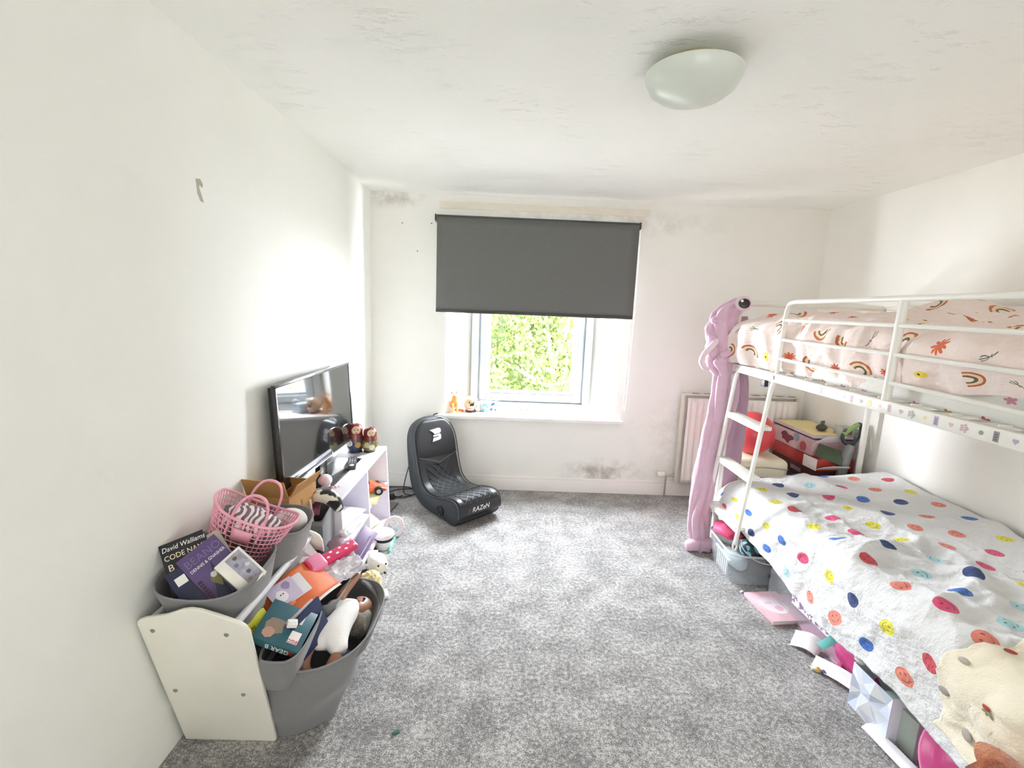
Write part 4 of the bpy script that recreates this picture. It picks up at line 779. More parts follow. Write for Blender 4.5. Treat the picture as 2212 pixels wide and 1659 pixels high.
while y > -BL+.1:
    if not -.56 < y < -.46:
        m = MB(); q = k % 4
        if q in (0,): poly = [(-.008, -.016), (.008, -.016), (.008, .016), (-.008, .016)]
        elif q == 1: poly = heart
        elif q == 2: poly = [(.013*(1+.18*math.cos(5*a))*math.cos(a), .013*(1+.18*math.cos(5*a))*math.sin(a)) for a in [2*PI*j/30 for j in range(30)]]
        else: poly = [(.007*math.cos(a), .007*math.sin(a)) for a in [2*PI*j/12 for j in range(12)]]
        M_ = RM.copy(); M_.translation = Vector((-.0143, y, 1.221)); m.prism(poly, 0, .0008); sk = m.build('sticker', pm(cols[(k*3+k//4) % 8], .4), rail, M_)
        if q in (0, 2):
            for j in range(3): MB().bx(-.004, .004, -.011+j*.008, -.008+j*.008, .0008, .0013).build('sticker_mark', pm('#5d5862' if q == 0 else '#f0e8ea', .4), sk)
    y -= .045 if k % 2 else .055; k += 1
MB().bx(-.012, .012, -.02, .02, 1.155, 1.196).build('rail_clip', pm('#2f2e2c', .5), bed, T(.0, -.40, 0), bevel=.004)
# ------------------------------------------------------------------ printed cloth materials
def smooth(g, r, a, b_): return g.m('SMOOTH_MIN', 1.0, 0.0, 0.0) if False else None
def smiley_mat():
    m = bpy.data.materials.new('smiley_print'); g = G(m); u, v, _ = g.sep(g.coord('UV'))
    C = .172; py = v/C*1.08; row = py.floor(); px = u/C+(row*.5).fract()*1.0+row*.13; cx = px.floor()
    rn = g.white(g.comb(cx, row)); rn2 = g.white(g.comb(cx+17.3, row+5.1)); rn3 = g.white(g.comb(cx+3.7, row+41.0))
    lx = (px.fract()-.5)*C+(rn2-.5)*.018; ly = (py.fract()-.5)*C/1.08+(rn3-.5)*.018
    an = rn2*6.283; ca, sa = an.cos(), an.sin(); x = lx*ca-ly*sa; y = lx*sa+ly*ca
    r = (x*x+y*y).sqrt(); disc = r.lt(.0325)
    col = g.ramp(rn, [(0, hx('#3f6fc0')), (.17, hx('#e98a78')), (.33, hx('#e4dd4a')), (.5, hx('#df4f7a')), (.66, hx('#b5dfe4')), (.82, hx('#2f477d')), (.93, hx('#cf4a55'))], True)
    ex = (x.abs()-.010); ey = (y-.009); eye = ((ex*ex)+(ey*ey)*.45).sqrt().lt(.0034)
    rr = ((x*x)+(y-.002)*(y-.002)).sqrt(); mouth = (rr-.019).abs().lt(.0017)*y.lt(-.005)
    face = g.m('MAXIMUM', eye, mouth)
    dark = g.mix(.62, col, hx('#1d2440'))
    c2 = g.mix(face, col, dark); base = g.ramp(g.noise(g.coord('UV'), 3, 3), [(.3, hx('#e2e3e4')), (.7, hx('#eaeaea'))])
    g.l.new(g.mix(disc, base, c2), g.p.inputs['Base Color']); g.p.inputs['Roughness'].default_value = .85; g.p.inputs['Sheen Weight'].default_value = .15
    n = g.noise(g.coord('UV'), 22, 6, .62); g.bump(n, .7, .03); return m
def rainbow_mat():
    m = bpy.data.materials.new('rainbow_print'); g = G(m); u, v, _ = g.sep(g.coord('UV'))
    C = .165; py = v/C; row = py.floor(); px = u/C+(row*.5).fract()*1.0+row*.21; cx = px.floor()
    rn = g.white(g.comb(cx, row)); rn2 = g.white(g.comb(cx+7.3, row+2.1)); rn3 = g.white(g.comb(cx+31.7, row+11.0))
    lx = (px.fract()-.5)*C+(rn2-.5)*.03; ly = (py.fract()-.5)*C+(rn3-.5)*.03; an = rn3*6.283; ca, sa = an.cos(), an.sin(); x = lx*ca-ly*sa; y = lx*sa+ly*ca
    r = (x*x+y*y).sqrt(); th = g.m('ARCTAN2', y, x)
    base = g.ramp(g.noise(g.coord('UV'), 4, 3), [(.3, hx('#efdcd4')), (.7, hx('#f3e4de'))])
    t1 = rn.lt(.24); t2 = rn.gt(.24)*rn.lt(.50); t3 = rn.gt(.50)*rn.lt(.68); t4 = rn.gt(.68)*rn.lt(.82); t5 = rn.gt(.82)
    daisy = r.lt((th*4.5).cos().abs()*.016+.012)*r.lt(.028); up = y.gt(-.005)
    arc1 = (r-.045).abs().lt(.0055)*up; arc2 = (r-.034).abs().lt(.005)*up; arc3 = (r-.022).abs().lt(.005)*up
    blob = ((x*x)+(y*y)*1.6).sqrt().lt(.026); seed = ((x+.004)*(x+.004)+(y*y)).sqrt().lt(.007); half = r.lt(.028)*y.gt(.002)
    stem = x.abs().lt(.0022)*y.abs().lt(.035); lf = ((y*70).sin().abs()*.012).gt(x.abs())*y.abs().lt(.03)*y.gt(-.01); sprig = g.m('MAXIMUM', stem, lf*(((y*70).sin().abs()*.012-x.abs()).lt(.004)))
    c = base
    for mask, colr in ((t1*daisy, '#d9653f'), (t2*arc1, '#b9653f'), (t2*arc2, '#ecd0a8'), (t2*arc3, '#6d5f3c'), (t3*blob, '#e6cf4f'), (t3*seed, '#5f4416'), (t4*half, '#c4655a'), (t5*sprig, '#6f7360')): c = g.mix(mask, c, hx(colr))
    g.l.new(c, g.p.inputs['Base Color']); g.p.inputs['Roughness'].default_value = .85; g.p.inputs['Sheen Weight'].default_value = .15
    g.bump(g.noise(g.coord('UV'), 20, 6, .62), .6, .025); return m
def star_mat():
    m = bpy.data.materials.new('star_sheet'); g = G(m); u, v, _ = g.sep(g.coord('UV')); C = .13; py = v/C; row = py.floor(); px = u/C+(row*.5).fract(); cx = px.floor()
    rn = g.white(g.comb(cx, row)); x = (px.fract()-.5)*C; y = (py.fract()-.5)*C; r = (x*x+y*y).sqrt(); th = g.m('ARCTAN2', y, x)
    star = r.lt((th*2.5).cos().abs()*.012+.010); g.l.new(g.mix(star, hx('#e3e2dd'), g.ramp(rn, [(0, hx('#b85560')), (.4, hx('#c98aa0')), (.7, hx('#b08a4a'))], True)), g.p.inputs['Base Color']); g.p.inputs['Roughness'].default_value = .85; g.bump(g.noise(g.coord('UV'), 30, 4), .3, .01); return m
SMI, RAI, STA = smiley_mat(), rainbow_mat(), star_mat()
def fold(x, y, s=1.0):
    """crumple: sharp ridges from folded noise"""
    q = 0; a = 1.0; f = s
    for k in range(4): n = 1-abs(nz(x*f+k*7.1, y*f*1.15+k*3.3, k*1.7))*1.8; q += a*max(0, n)**3; a *= .5; f *= 1.9
    return q
# lower bed
lm = thing('mattress', 'mattress of the lower bunk, hidden under the smiley duvet', 'mattress', T(1.5, 0.98, .292)); MB().bx(.085, .93, .03, 1.98, 0, .17).build('mattress_core', pm('#e2ddd3', .9), lm, bevel=.04, seg=4)
def lowd(u, v):
    y = .93+u*2.13; W, Rr, Dp = .955, .055, .0
    hem = .215 if y < 2.1 else .215+min(1, (y-2.1)/.45)*.09
    hem += .012*math.sin(y*9)+.012*nz(y*6, 3)
    s = v*1.28                                       # along the cloth from the wall
    top = lambda x: .492+.075*max(0, (x-1.55)/.9)+.016*math.sin(y*2.3+x*3)
    foot = max(0, (y-2.82)/.24)**2*.13
    if s < W-Rr: x = 2.475-s; z = top(x)
    elif s < W+Rr*.57: a = (s-(W-Rr))/Rr; a = min(a, PI/2); x = 2.475-(W-Rr)-Rr*math.sin(a)-.022*(1-math.cos(a)); z = top(1.57)-Rr*(1-math.cos(a))
    else:
        t = (s-(W+Rr*.57))/(1.28-(W+Rr*.57)); x = 2.475-W-.022-.045*t**1.3; z = (top(1.57)-Rr)+(hem-(top(1.57)-Rr))*t
    w_ = min(1, max(0, (s-.30)/.35)); am = .012+.034*w_
    f = fold(x*1.0+z*1.2, y*1.0, 1.9); big = nz(x*2.2+z*2, y*2.4, 1.0)
    wt = min(1, max(0, (W+.05-s)/.16)); wt = wt*wt*(3-2*wt); wf = 1-wt
    z += wt*(am*f*.75+.022*big*w_+.006*nz(x*9, y*9))
    x -= wf*(.020*(f-.5)+.026*max(0, nz(y*7+z*1.5, z*1.2, 2)))
    z += .010*wf*nz(y*5, 3, 3)
    # long creases running across the sheet in front of the wall
    if y < 2.4: z += wt* .024*max(0, math.sin((x*5.0+y*9.5)+1.5*nz(x*1.5, y*1.5)))**6*min(1, (2.4-y)*3)
    return Vector((x, y+.02*nz(x*3, z*5), z-foot))
d1 = thing('duvet', 'white duvet printed with coloured smiley faces on the lower bunk', 'duvet', T(0, 0, 0)); MB().grid(lowd, 300, 190, lambda u, v: (u*2.13, v*1.28)).build('duvet_cover', SMI, d1, solid=.012, angle=180)
pl2 = MB().grid(lambda u, v: Vector((2.44-.45*u+.01*math.sin(v*6), 2.86+.20*v, .53+.05*math.sin(PI*min(1, v*1.0))*math.sin(PI*u)**.5-.10*v*v)), 24, 14, lambda u, v: (u*.5+3.3, v*.3+1.1))
# upper bed
um = thing('mattress', 'mattress of the upper bunk under a star-patterned sheet', 'mattress', T(1.5, .98, 1.248)); MB().bx(.075, .93, .03, 2.05, 0, .11).build('mattress_core', pm('#e2ddd3', .9), um, bevel=.03, seg=4)
def shf_(u, v):
    y = -1.98+.0; yy = .02+u*2.06; s = v*1.1
    if s < .9: x = .95-s*.985; z = .118+.006*nz(x*6, yy*6)
    else: x = .065-.012*min(1, (s-.9)/.05); z = .118-(s-.9)*.6+.01*nz(yy*5, s*6)
    return Vector((x, yy, z+.006*fold(x*2, yy*2, 2)))
MB().grid(shf_, 90, 40, lambda u, v: (u*2.06, v*1.1)).build('fitted_sheet', STA, um, solid=.004, angle=180)
def upd(u, v):
    y = .93+u*2.20; W, Rr = .90, .06
    lift = min(1, max(0, (1.95-y)/.25)); hem = 1.256+.065*lift+.03*max(0, (1.75-y))
    hem += .010*math.sin(y*11)+.010*nz(y*6, 8)
    s = v*1.17
    bul = math.exp(-((y-2.42)/.16)**2)
    top = lambda x: 1.508+.085*max(0, (x-1.6)/.8)+.012*math.sin(y*3+x*4)+.085*bul*math.exp(-((x-2.30)/.16)**2)
    foot = max(0, (y-2.92)/.21)**2*.17
    if s < W-Rr: x = 2.43-s; z = top(x)
    elif s < W+Rr*.57: a = min((s-(W-Rr))/Rr, PI/2); x = 2.43-(W-Rr)-Rr*math.sin(a); z = top(1.6)-Rr*(1-math.cos(a))
    else:
        t = (s-(W+Rr*.57))/(1.17-(W+Rr*.57)); x = 2.43-W-.004+.03*t*t*(1-lift)+.02*t*t; z = (top(1.6)-Rr)+(hem-(top(1.6)-Rr))*t
    f = fold(x*1.1+z*1.1, y, 2.6); big = nz(x*2.4, y*2.0+z, 4.0)
    wt = min(1, max(0, (W+.04-s)/.14)); wt = wt*wt*(3-2*wt); wf = 1-wt
    z += wt*(.030*f+.026*big)
    x -= wf*(.022*(f-.5)+.030*max(0, nz(y*8, z*2, 6))+.010*math.sin(y*38+3*nz(y*3, 1))*min(1, wf))
    if y > 2.98: x += 0
    return Vector((max(x, 1.517) if y < 2.50 else max(x, 1.517)-.085*min(1, (y-2.50)*2.6)*max(0, min(1, (s-.62)*4)), y+.02*nz(x*3, z*5), max(z-foot, 1.258)))
d2 = thing('duvet', 'pale pink duvet printed with daisies and rainbows on the upper bunk', 'duvet', T(0, 0, 0)); MB().grid(upd, 300, 180, lambda u, v: (u*2.2+.3, v*1.17)).build('duvet_cover', RAI, d2, solid=.012, angle=180)
# cream blanket near the end of the lower bed
def patch(fn, u0, u1, v0, v1, off, edge=.012):
    def q(a, b_):
        u = u0+(u1-u0)*a+edge*nz(b_*4, 2, 5)*(.2+a); v = v0+(v1-v0)*b_+edge*nz(a*5, 7, 1)
        p = fn(u, v); p1 = fn(u+.002, v); p2 = fn(u, v+.002); n = (p1-p).cross(p2-p); n = n.normalized() if n.length > 0 else Vector((0, 0, 1))
        if n.z < 0 and n.x > 0: n = -n
        if n.dot(Vector((-1, -.3, 1))) < 0: n = -n
        return p+n*(off+.012*fold(u*2, v*2, 2.3))
    return q
bq = patch(lowd, -.02, .185, .50, .955, .016)
BLK2 = pm('#f1e8d2', .95, var=.04, vs=8, bump=.5, bs=160, bd=.004, sheen=.3)
cbl = thing('cream_blanket', 'cream fleece blanket with small embroidered sprigs over the near end of the lower bunk', 'blanket', T(0, 0, 0)); MB().grid(bq, 60, 90).build('blanket_cloth', BLK2, cbl, solid=.01, angle=180)
def sprig(a, b_, s, kind):
    p = bq(a, b_); du = (bq(a+.01, b_)-p).normalized(); dv = (bq(a, b_+.01)-p).normalized(); n = du.cross(dv); n = n if n.dot(Vector((-1, -.3, 1))) > 0 else -n
    M_ = FR(p+n.normalized()*.0075, du, n)
    if kind == 0:
        for an in (.5, 1.3, 2.2): MB().ball((.012*s*math.cos(an), .012*s*math.sin(an), 0), .012*s, 10, 6, 1, .4, .18, Matrix.Rotation(an, 4, 'Z')).build('leaf_embroidery', pm('#9a9d86', .9), cbl, M_)
        MB().ball((0, -.006, 0), .011*s, 10, 6, 1.1, .8, .2).build('berry_embroidery', pm('#b5563f', .9), cbl, M_)
    else: MB().ball((0, 0, 0), .016*s, 10, 6, 1.2, .7, .18).build('patch_embroidery', pm(['#a89f97', '#a63f35', '#b9aea2'][kind-1], .9), cbl, M_)
for a, b_, s, k in ((.62, .62, 1.1, 0), (.93, .40, 1, 2), (.9, .56, .9, 3), (.78, .88, 1.3, 1), (.45, .50, 1, 0), (.35, .75, 1, 0), (.96, .74, 1.1, 1)): sprig(a, b_, s, k)
FUR = bpy.data.materials.new('orange_fur'); g = G(FUR); g.put(g.p.inputs['Base Color'], g.ramp(g.noise(g.coord(), 14, 4, .7), [(.38, hx('#7a4630')), (.5, hx('#b8694a')), (.64, hx('#d08a62'))])); g.p.inputs['Roughness'].default_value = 1; g.p.inputs['Sheen Weight'].default_value = .4; g.bump(g.noise(g.coord(), 160, 4), .8, .01)
fxs = thing('fox_plush', 'russet furry soft toy on the cream blanket at the near end of the lower bunk', 'soft toy', T(1.385, .985, .35, .3))
skin('body', [(0, .06, .0), (0, .0, .01), (.02, -.10, .02), (.0, .10, .02), (-.02, .12, .05), (.05, .115, .04)], [(0, 1), (1, 2), (0, 3), (3, 4), (3, 5)], [.055, .07, .065, .04, .022, .022], FUR, fxs); MB().ball((.05, -.03, -.02), .05, 14, 10, .8, 1.5, .8).build('belly', pm('#ecd9bd', 1, bump=.5), fxs)
# ------------------------------------------------------------------ long plush octopus blanket hanging at the foot of the bed
OCT = pm('#dab6cb', .98, var=.05, vs=20, bump=.6, bs=220, bd=.005, sheen=.5)
oc = thing('octopus_throw', 'long mauve plush octopus throw hanging from the bed end to the carpet', 'soft toy', T(1.48, 3.10, 0))
def cloth_loft(name, path, rx, ry, k=5, amp=.28, ph=0.0, n=44, tw=.0, mat=OCT):
    P = spline(path, 7); L = len(P); rings = []
    for i, p in enumerate(P):
        t = i/(L-1); j = t*(len(rx)-1); a = min(int(j), len(rx)-2); fr = j-a; X = rx[a]*(1-fr)+rx[a+1]*fr; Y = ry[a]*(1-fr)+ry[a+1]*fr; r = []
        for q in range(n):
            an = 2*PI*q/n; sw = an+1.1*nz(t*2.5, ph)+.5*nz(t*6, 3+ph); f = 1-amp*1.5*(1-abs(math.sin(k*.5*sw+ph)))**2+amp*.35+.16*nz(math.cos(an)*2, math.sin(an)*2, t*11)+.05*nz(math.cos(an)*7, math.sin(an)*7, t*40)
            r.append(p+Vector((X*math.cos(an)*f, Y*math.sin(an)*f, .004*nz(an, t*14))))
        rings.append(r)
    return MB().loft(rings).build(name, mat, oc, angle=180)
cloth_loft('head_drape', [(.045, -.02, 1.665), (-.035, -.02, 1.58), (-.075, -.03, 1.46), (-.07, -.03, 1.34), (-.045, -.03, 1.24), (-.02, -.03, 1.12)], [.045, .085, .095, .085, .095, .05], [.05, .06, .06, .055, .06, .04], 5, .30)
for nm_, off, w_, ph_ in (('hanging_arm', -.036, .054, 0.4), ('hanging_arm', .036, .050, 2.1), ('hanging_arm', .0, .042, 4.0)):
    yo_ = {-.036: -.015, .036: -.005, .0: .035}[off]
    cloth_loft(nm_, [(-.02+off*.7, -.03+yo_*.6, 1.27), (.0+off, -.03+yo_, 1.05), (-.035+off*1.0, -.05+yo_, .85), (-.085+off*.95, -.08+yo_, .60), (-.130+off*.8, -.13+yo_, .38), (-.150+off*.75, -.18+yo_*.6, .18), (-.14+off*.6, -.2+yo_*.4, .055)], [w_*.9, w_*1.05, w_, w_*.9, w_*.86, w_*.8, w_*.8], [.034, .036, .034, .034, .036, .034, .03], 3, .34, ph_, n=36)
cloth_loft('rear_drape', [(.07, .03, 1.55), (.08, .04, 1.30), (.115, .03, 1.05), (.125, .03, .80), (.11, .04, .55), (.10, .04, .36)], [.05, .06, .07, .075, .085, .08], [.03, .03, .035, .035, .035, .03], 4, .3, 1.0, mat=pm('#b996aa', .98, bump=.6, bs=220, bd=.005, sheen=.4))
skin('foot_end', [(-.13, -.2, .05), (-.16, -.21, .045), (-.21, -.225, .04), (-.245, -.235, .035), (-.10, -.20, .045)], [(0, 1), (1, 2), (2, 3), (0, 4)], [.05, .046, .042, .034, .04], OCT, oc)
skin('tentacle', [(-.10, -.06, 1.40), (-.15, -.09, 1.35), (-.20, -.10, 1.30), (-.215, -.10, 1.25), (-.19, -.10, 1.21), (-.15, -.09, 1.20)], chain(6), [.02, .02, .019, .018, .017, .014], pm('#e3d0d8', .98, bump=.4, sheen=.4), oc)
skin('tentacle', [(-.02, -.09, 1.47), (.02, -.105, 1.40), (.01, -.105, 1.34), (-.05, -.10, 1.31), (-.09, -.09, 1.30)], chain(5), [.02, .024, .026, .024, .018], OCT, oc)
skin('fin', [(-.10, -.06, 1.50), (-.14, -.07, 1.53), (-.165, -.075, 1.50)], chain(3), [.03, .03, .02], OCT, oc)
EYM = FR((.025, -.085, 1.632), (1, .05, -.1), (-.25, -.95, .2))
MB().ball((0, 0, 0), .047, 20, 12, 1.05, 1.05, .25).build('eye_patch', pm('#e6cfd8', .9), oc, EYM); MB().ball((.004, -.002, .009), .032, 20, 12, 1.1, 1, .25).build('eye', pm('#151317', .25, coat=.5), oc, EYM); MB().ball((-.012, .012, .0165), .009, 12, 8, 1, 1, .4).build('eye_highlight', pm('#f3f1f1', .3), oc, EYM)
# ------------------------------------------------------------------ heap between bed foot and radiator
cs = thing('cream_case', 'cream zipped case behind the foot of the lower bunk, under the red balloon', 'case', T(1.86, 3.33, 0)); MB().bx(-.20, .19, -.17, .17, 0, .55).build('case_body', pm('#eee6cd', .8, bump=.3, bs=60), cs, bevel=.045, seg=4); MB().tube([(-.202, -.12, .46), (-.202+.02, -.172, .49), (.0, -.173, .50), (.17, -.173, .49), (.192, -.12, .48)], .005, 6).build('zip', pm('#b9b09a', .5), cs)
bal = thing('red_balloon', 'red balloon resting on the cream case behind the ladder', 'balloon', T(1.845, 3.34, .705)); MB().ball((0, 0, 0), .152, 32, 22, 1, 1, 1.03).build('balloon_skin', pm('#d8424a', .35, coat=.2), bal); MB().lathe([(.004, 0), (.006, -.01), (.014, -.02)], 12).build('knot', pm('#c0343c', .4), bal, T(-.12, 0, .10, 0, 0, -1.0))
def carton(name, label, x0, x1, y0, y1, z0, z1, col, rz=0, cat='box', grp='stacked boxes behind the bunk bed'):
    cx, cy = (x0+x1)/2, (y0+y1)/2; t = thing(name, label, cat, T(cx, cy, z0, rz), grp); MB().bx(x0-cx, x1-cx, y0-cy, y1-cy, 0, z1-z0).build('carton', pm(col, .5, var=.08), t, bevel=.003); return t
carton('storage_box', 'dark brown box at the bottom of the stack behind the bunk bed', 2.20, 2.49, 3.16, 3.68, 0, .40, '#3a2422')
c2 = carton('game_box', 'dark maroon box with pale strip, second from the bottom of the stack behind the bunk', 2.205, 2.48, 3.14, 3.66, .401, .50, '#4d2224'); MB().bx(-.139, -.1375, -.12, .0, .03, .06).build('pale_strip', pm('#8f8488', .5), c2)
c3 = carton('shoe_box', 'red box with a rounded white end flap in the stack behind the bunk', 2.19, 2.46, 3.12, 3.64, .501, .585, '#a5322c', .05)
fl = MB(); fl.prism([(-.135, 0), (.04, 0), (.06, -.07), (.03, -.11), (-.10, -.12), (-.135, -.07)], 0, .003); fl.build('white_flap', WHT, c3, T(-.0, -.258, .01, 0, -.5, 0)); MB().bx(-.1375, -.1355, -.259, -.12, .0, .083).build('white_end', WHT, c3)
c4 = carton('craft_box', 'pale pink box with maroon picture and round stickers near the top of the stack', 2.20, 2.44, 3.20, 3.66, .586, .705, '#c9a9ab', .04)
SM = Matrix(((0, 0, -1, -.1205), (-1, 0, 0, 0), (0, 1, 0, .06), (0, 0, 0, 1)))
for nm, yy, zz, rr, cc in (('round_sticker', -.05, .03, .034, '#8d9098'), ('round_sticker', -.135, -.015, .036, '#b55663')):
    M_ = SM.copy(); M_.translation = Vector((-.1205, yy, .06+zz)); MB().prism([(rr*math.cos(a), rr*math.sin(a)) for a in [2*PI*j/24 for j in range(24)]], 0, .001).build(nm, pm(cc, .5), c4, M_)
M_ = SM.copy(); M_.translation = Vector((-.1205, .06, .06)); MB().prism([(.07*(1+.25*math.sin(3*a+1))*math.cos(a), .035*(1+.3*math.sin(4*a))*math.sin(a)) for a in [2*PI*j/28 for j in range(28)]], 0, .001).build('printed_picture', pm('#7d2f3a', .5), c4, M_)
f4 = MB().prism([(-.10, 0), (.10, 0), (.095, -.09), (-.06, -.10)], 0, .002).build('open_flap', pm('#e9dfe2', .5), c4, T(-.02, -.232, .10, .1, -.75))
c5 = carton('tray_lid', 'pale yellow topped tray box at the top of the stack behind the bunk', 2.205, 2.49, 3.19, 3.68, .706, .735, '#4a3236'); MB().bx(-.135, .135, -.235, .235, .029, .034).build('yellow_top', pm('#e6d49a', .6), c5); MB().bx(-.1435, -.1415, -.246, .246, .012, .031).build('pale_rim', pm('#cdbfc4', .5), c5); MB().bx(-.1435, .1435, -.2465, -.244, .012, .031).build('pale_rim', pm('#cdbfc4', .5), c5)
pg = thing('plug_toy', 'small dark grey plug-like gadget on top of the yellow tray', 'gadget', T(2.35, 3.33, .74, .5)); MB().ball((0, 0, .025), .045, 16, 10, 1.2, .7, .55).build('gadget_body', pm('#4b4742', .6), pg)
for k in range(3): MB().bx(-.02+k*.018, -.012+k*.018, -.006, .006, .035, .075).build('prong', pm('#6b665f', .5), pg, bevel=.002)
mp = thing('steam_mop', 'grey steam mop with a loop handle and green grip standing by the right wall', 'mop', T(2.40, 3.115, 0))
MB().tube([(-.06, 0, .0), (-.03, 0, .35), (.0, 0, .62), (.02, 0, .70)], [.03, .03, .034, .036], 12).build('mop_body', pm('#8d8f90', .35), mp)
hl = [(.015, 0, .69), (-.035, 0, .725), (-.045, 0, .775), (.0, 0, .815), (.055, 0, .85), (.075, 0, .82), (.06, 0, .75), (.03, 0, .70)]
MB().tube(spline(hl, 4), .0125, 10).build('loop_handle', pm('#2e3a3c', .35), mp); MB().tube([(-.045, 0, .772), (.0, 0, .812), (.05, 0, .846)], .0165, 12).build('green_grip', pm('#8fae6a', .4), mp); MB().bx(-.15, .06, -.05, .05, 0, .05).build('mop_head', pm('#8d8f90', .4), mp, bevel=.015)
gb2 = book('magazine', 'green leafy picture magazine sticking out of the stack beside the mop', 'magazine', FR((2.30, 3.135, .62), (.8, .3, -.55), (-.3, -.8, .5)), .16, .10, .006, '#4d5a44')
sb = carton('small_box', 'small grey printed box behind the mop at the right wall', 2.405, 2.50, 3.19, 3.28, .737, .80, '#a8a39b'); MB().bx(-.02, .02, -.047, -.045, .015, .045).build('round_label', pm('#6b5a54', .5), sb)
# ------------------------------------------------------------------ under the bed
CLR = bpy.data.materials.new('clear_plastic'); g = G(CLR); g.p.inputs['Base Color'].default_value = hx('#dfe7ec'); g.p.inputs['Alpha'].default_value = .22; g.p.inputs['Roughness'].default_value = .08; g.p.inputs['Coat Weight'].default_value = .5
sbx = thing('clear_storage_box', 'clear plastic storage box full of toys under the foot of the lower bunk', 'storage box', T(1.545, 2.66, 0, -.06))
def tubbox(w0, d0, w1, d1, h, n=40, e=.3):
    R = []
    for t, zz in ((0, .004), (.1, .02), (1, h)):
        r = []
        for q in range(n):
            a = 2*PI*q/n; c, s = math.cos(a), math.sin(a); r.append(Vector(((w0+(w1-w0)*t)/2*math.copysign(abs(c)**e, c), (d0+(d1-d0)*t)/2*math.copysign(abs(s)**e, s), zz)))
        R.append(r)
    return R
R = tubbox(.34, .34, .38, .38, .185); m = MB(); m.loft(R, cap=False); m.f.append(tuple(range(39, -1, -1))); m.mi.append(0); m.build('box_wall', CLR, sbx, solid=.003, angle=50)
MB().tube([p for p in R[-1]], .006, 6, closed=True).build('box_rim', pm('#dfe4e6', .2, alpha=.75), sbx)
for k in range(6): MB().bx(-.196, -.188, -.15+k*.026, -.14+k*.026, .05, .15).build('moulded_rib', pm('#e6ebee', .25, alpha=.7), sbx)
MB().bx(-.20, -.19, -.185, .02, .15, .158).build('moulded_rib', pm('#e6ebee', .25, alpha=.7), sbx)
m = MB(); m.ball((0, 0, 0), .09, 30, 18, .8, 1.1, .42)
for i, v_ in enumerate(m.v): p = Vector(v_); m.v[i] = tuple(p*(1+.32*nz(p.x*20, p.y*20, p.z*20)))
tag(m.build('pink_cloth', pm('#ee3f7a', .6, sheen=.3), None, T(1.44, 2.76, .21)), 'crumpled hot pink cloth on top of the clear storage box', 'cloth')
bh = MB(); 
for k in range(14): a = k*.45; bh.tube(spline([(.01*math.cos(a), .01*math.sin(a), .03), (.03*math.cos(a), .03*math.sin(a), .01), (.045*math.cos(a+.4), .045*math.sin(a+.4), -.03)], 3), .010, 6)
tag(bh.build('brown_wig', pm('#7a4630', .6, var=.3, vs=80), None, T(1.53, 2.73, .215), kind=None), 'brown curly doll hair in the clear storage box', 'wig')
bt = thing('toy_ball', 'turquoise and black ball in the clear storage box', 'ball', T(1.50, 2.58, .185)); MB().ball((0, 0, 0), .058, 28, 18).build('ball_shell', patchy('ball_panels', '#22303a', '#6fc7cf', 22, .5, .3), bt); MB().tube([(.0585*math.cos(a), .0585*math.sin(a), 0) for a in [2*PI*k/30 for k in range(30)]], .003, 6, closed=True).build('seam', pm('#dfe6e8', .3), bt, T(0, 0, 0, 0, .5, .4))
ldt = thing('black_lid', 'round black lid with white lettered rim lying in the clear storage box', 'lid', T(1.585, 2.56, .165, 0, .12, -.1)); MB().lathe([(.0, .012), (.09, .012), (.10, .008), (.104, 0), (.1, -.006)], 40).build('lid_disc', pm('#1d1c1f', .3), ldt); MB().lathe([(.102, .004), (.1045, .006), (.1045, -.002)], 40, cap=False).build('rim_print', pm('#d9d6d2', .4), ldt)
m = MB(); m.ball((0, 0, 0), .12, 24, 14, 1.1, 1.1, .6); tag(m.build('dark_bag', pm('#2a2730', .5, bump=.3), None, T(1.62, 2.60, .075)), 'dark bag filling the bottom of the clear storage box', 'bag')
pbk = book('book', 'pale pink hardback with a white oval picture lying on the carpet beside the bunk', 'book', FR((1.495, 2.275, .022), (.93, -.36 if False else .10, 0), (0, 0, 1)), .19, .25, .02, '#ecc2cb', pages='#f0ece6')
MB().prism([(.07*math.cos(a), .075*math.sin(a)+.005) for a in [2*PI*j/28 for j in range(28)]], .0, .0008).build('cover_oval', pm('#f0dfe6', .4), pbk); text('cover_lettering', 'MY', .03, pm('#dba9b8', .4), pbk, T(-.02, .02, .0014)); blobshape('cover_art', pbk, .01, -.025, .028, '#e3b7c4', 9, z=.0014, seed=9)
cdb = thing('doll_package', 'clear and pink doll package on its side under the bunk edge', 'package', T(1.63, 2.16, 0, .05)); MB().bx(-.09, .09, -.29, .25, .01, .17).build('window_film', CLR, cdb, bevel=.01); MB().bx(-.085, .085, -.28, .24, .0, .012).build('backing_card', pm('#d9a8c0', .5), cdb); MB().bx(-.092, .05, -.31, -.29, .0, .16).build('pink_end', pm('#ee6a98', .4), cdb, bevel=.003); MB().bx(-.0925, -.0905, -.28, .05, .09, .15).build('pattern_strip', patchy('pack_pattern', '#f2eef2', '#7d6a86', 60, .56, .4), cdb)
text('package_letter', 'G', .05, pm('#d24a78', .4), cdb, Matrix(((0, 0, -1, -.0935), (-1, 0, 0, -.25), (0, 1, 0, .09), (0, 0, 0, 1)))); MB().ball((.0, .08, .07), .035, 14, 10).build('doll_head', pm('#3a3040', .5), cdb); MB().ball((0, -.05, .06), .04, 14, 10, .8, 1.8, .7).build('doll_dress', pm('#b58fb0', .5), cdb)
mc = thing('mint_cup', 'pale green cup standing against the pink package end', 'cup', T(1.60, 1.82, 0)); MB().lathe([(.025, 0), (.03, .004), (.038, .085), (.035, .088), (.028, .01), (0, .008)], 20).build('cup_wall', pm('#a9cfc4', .4), mc)
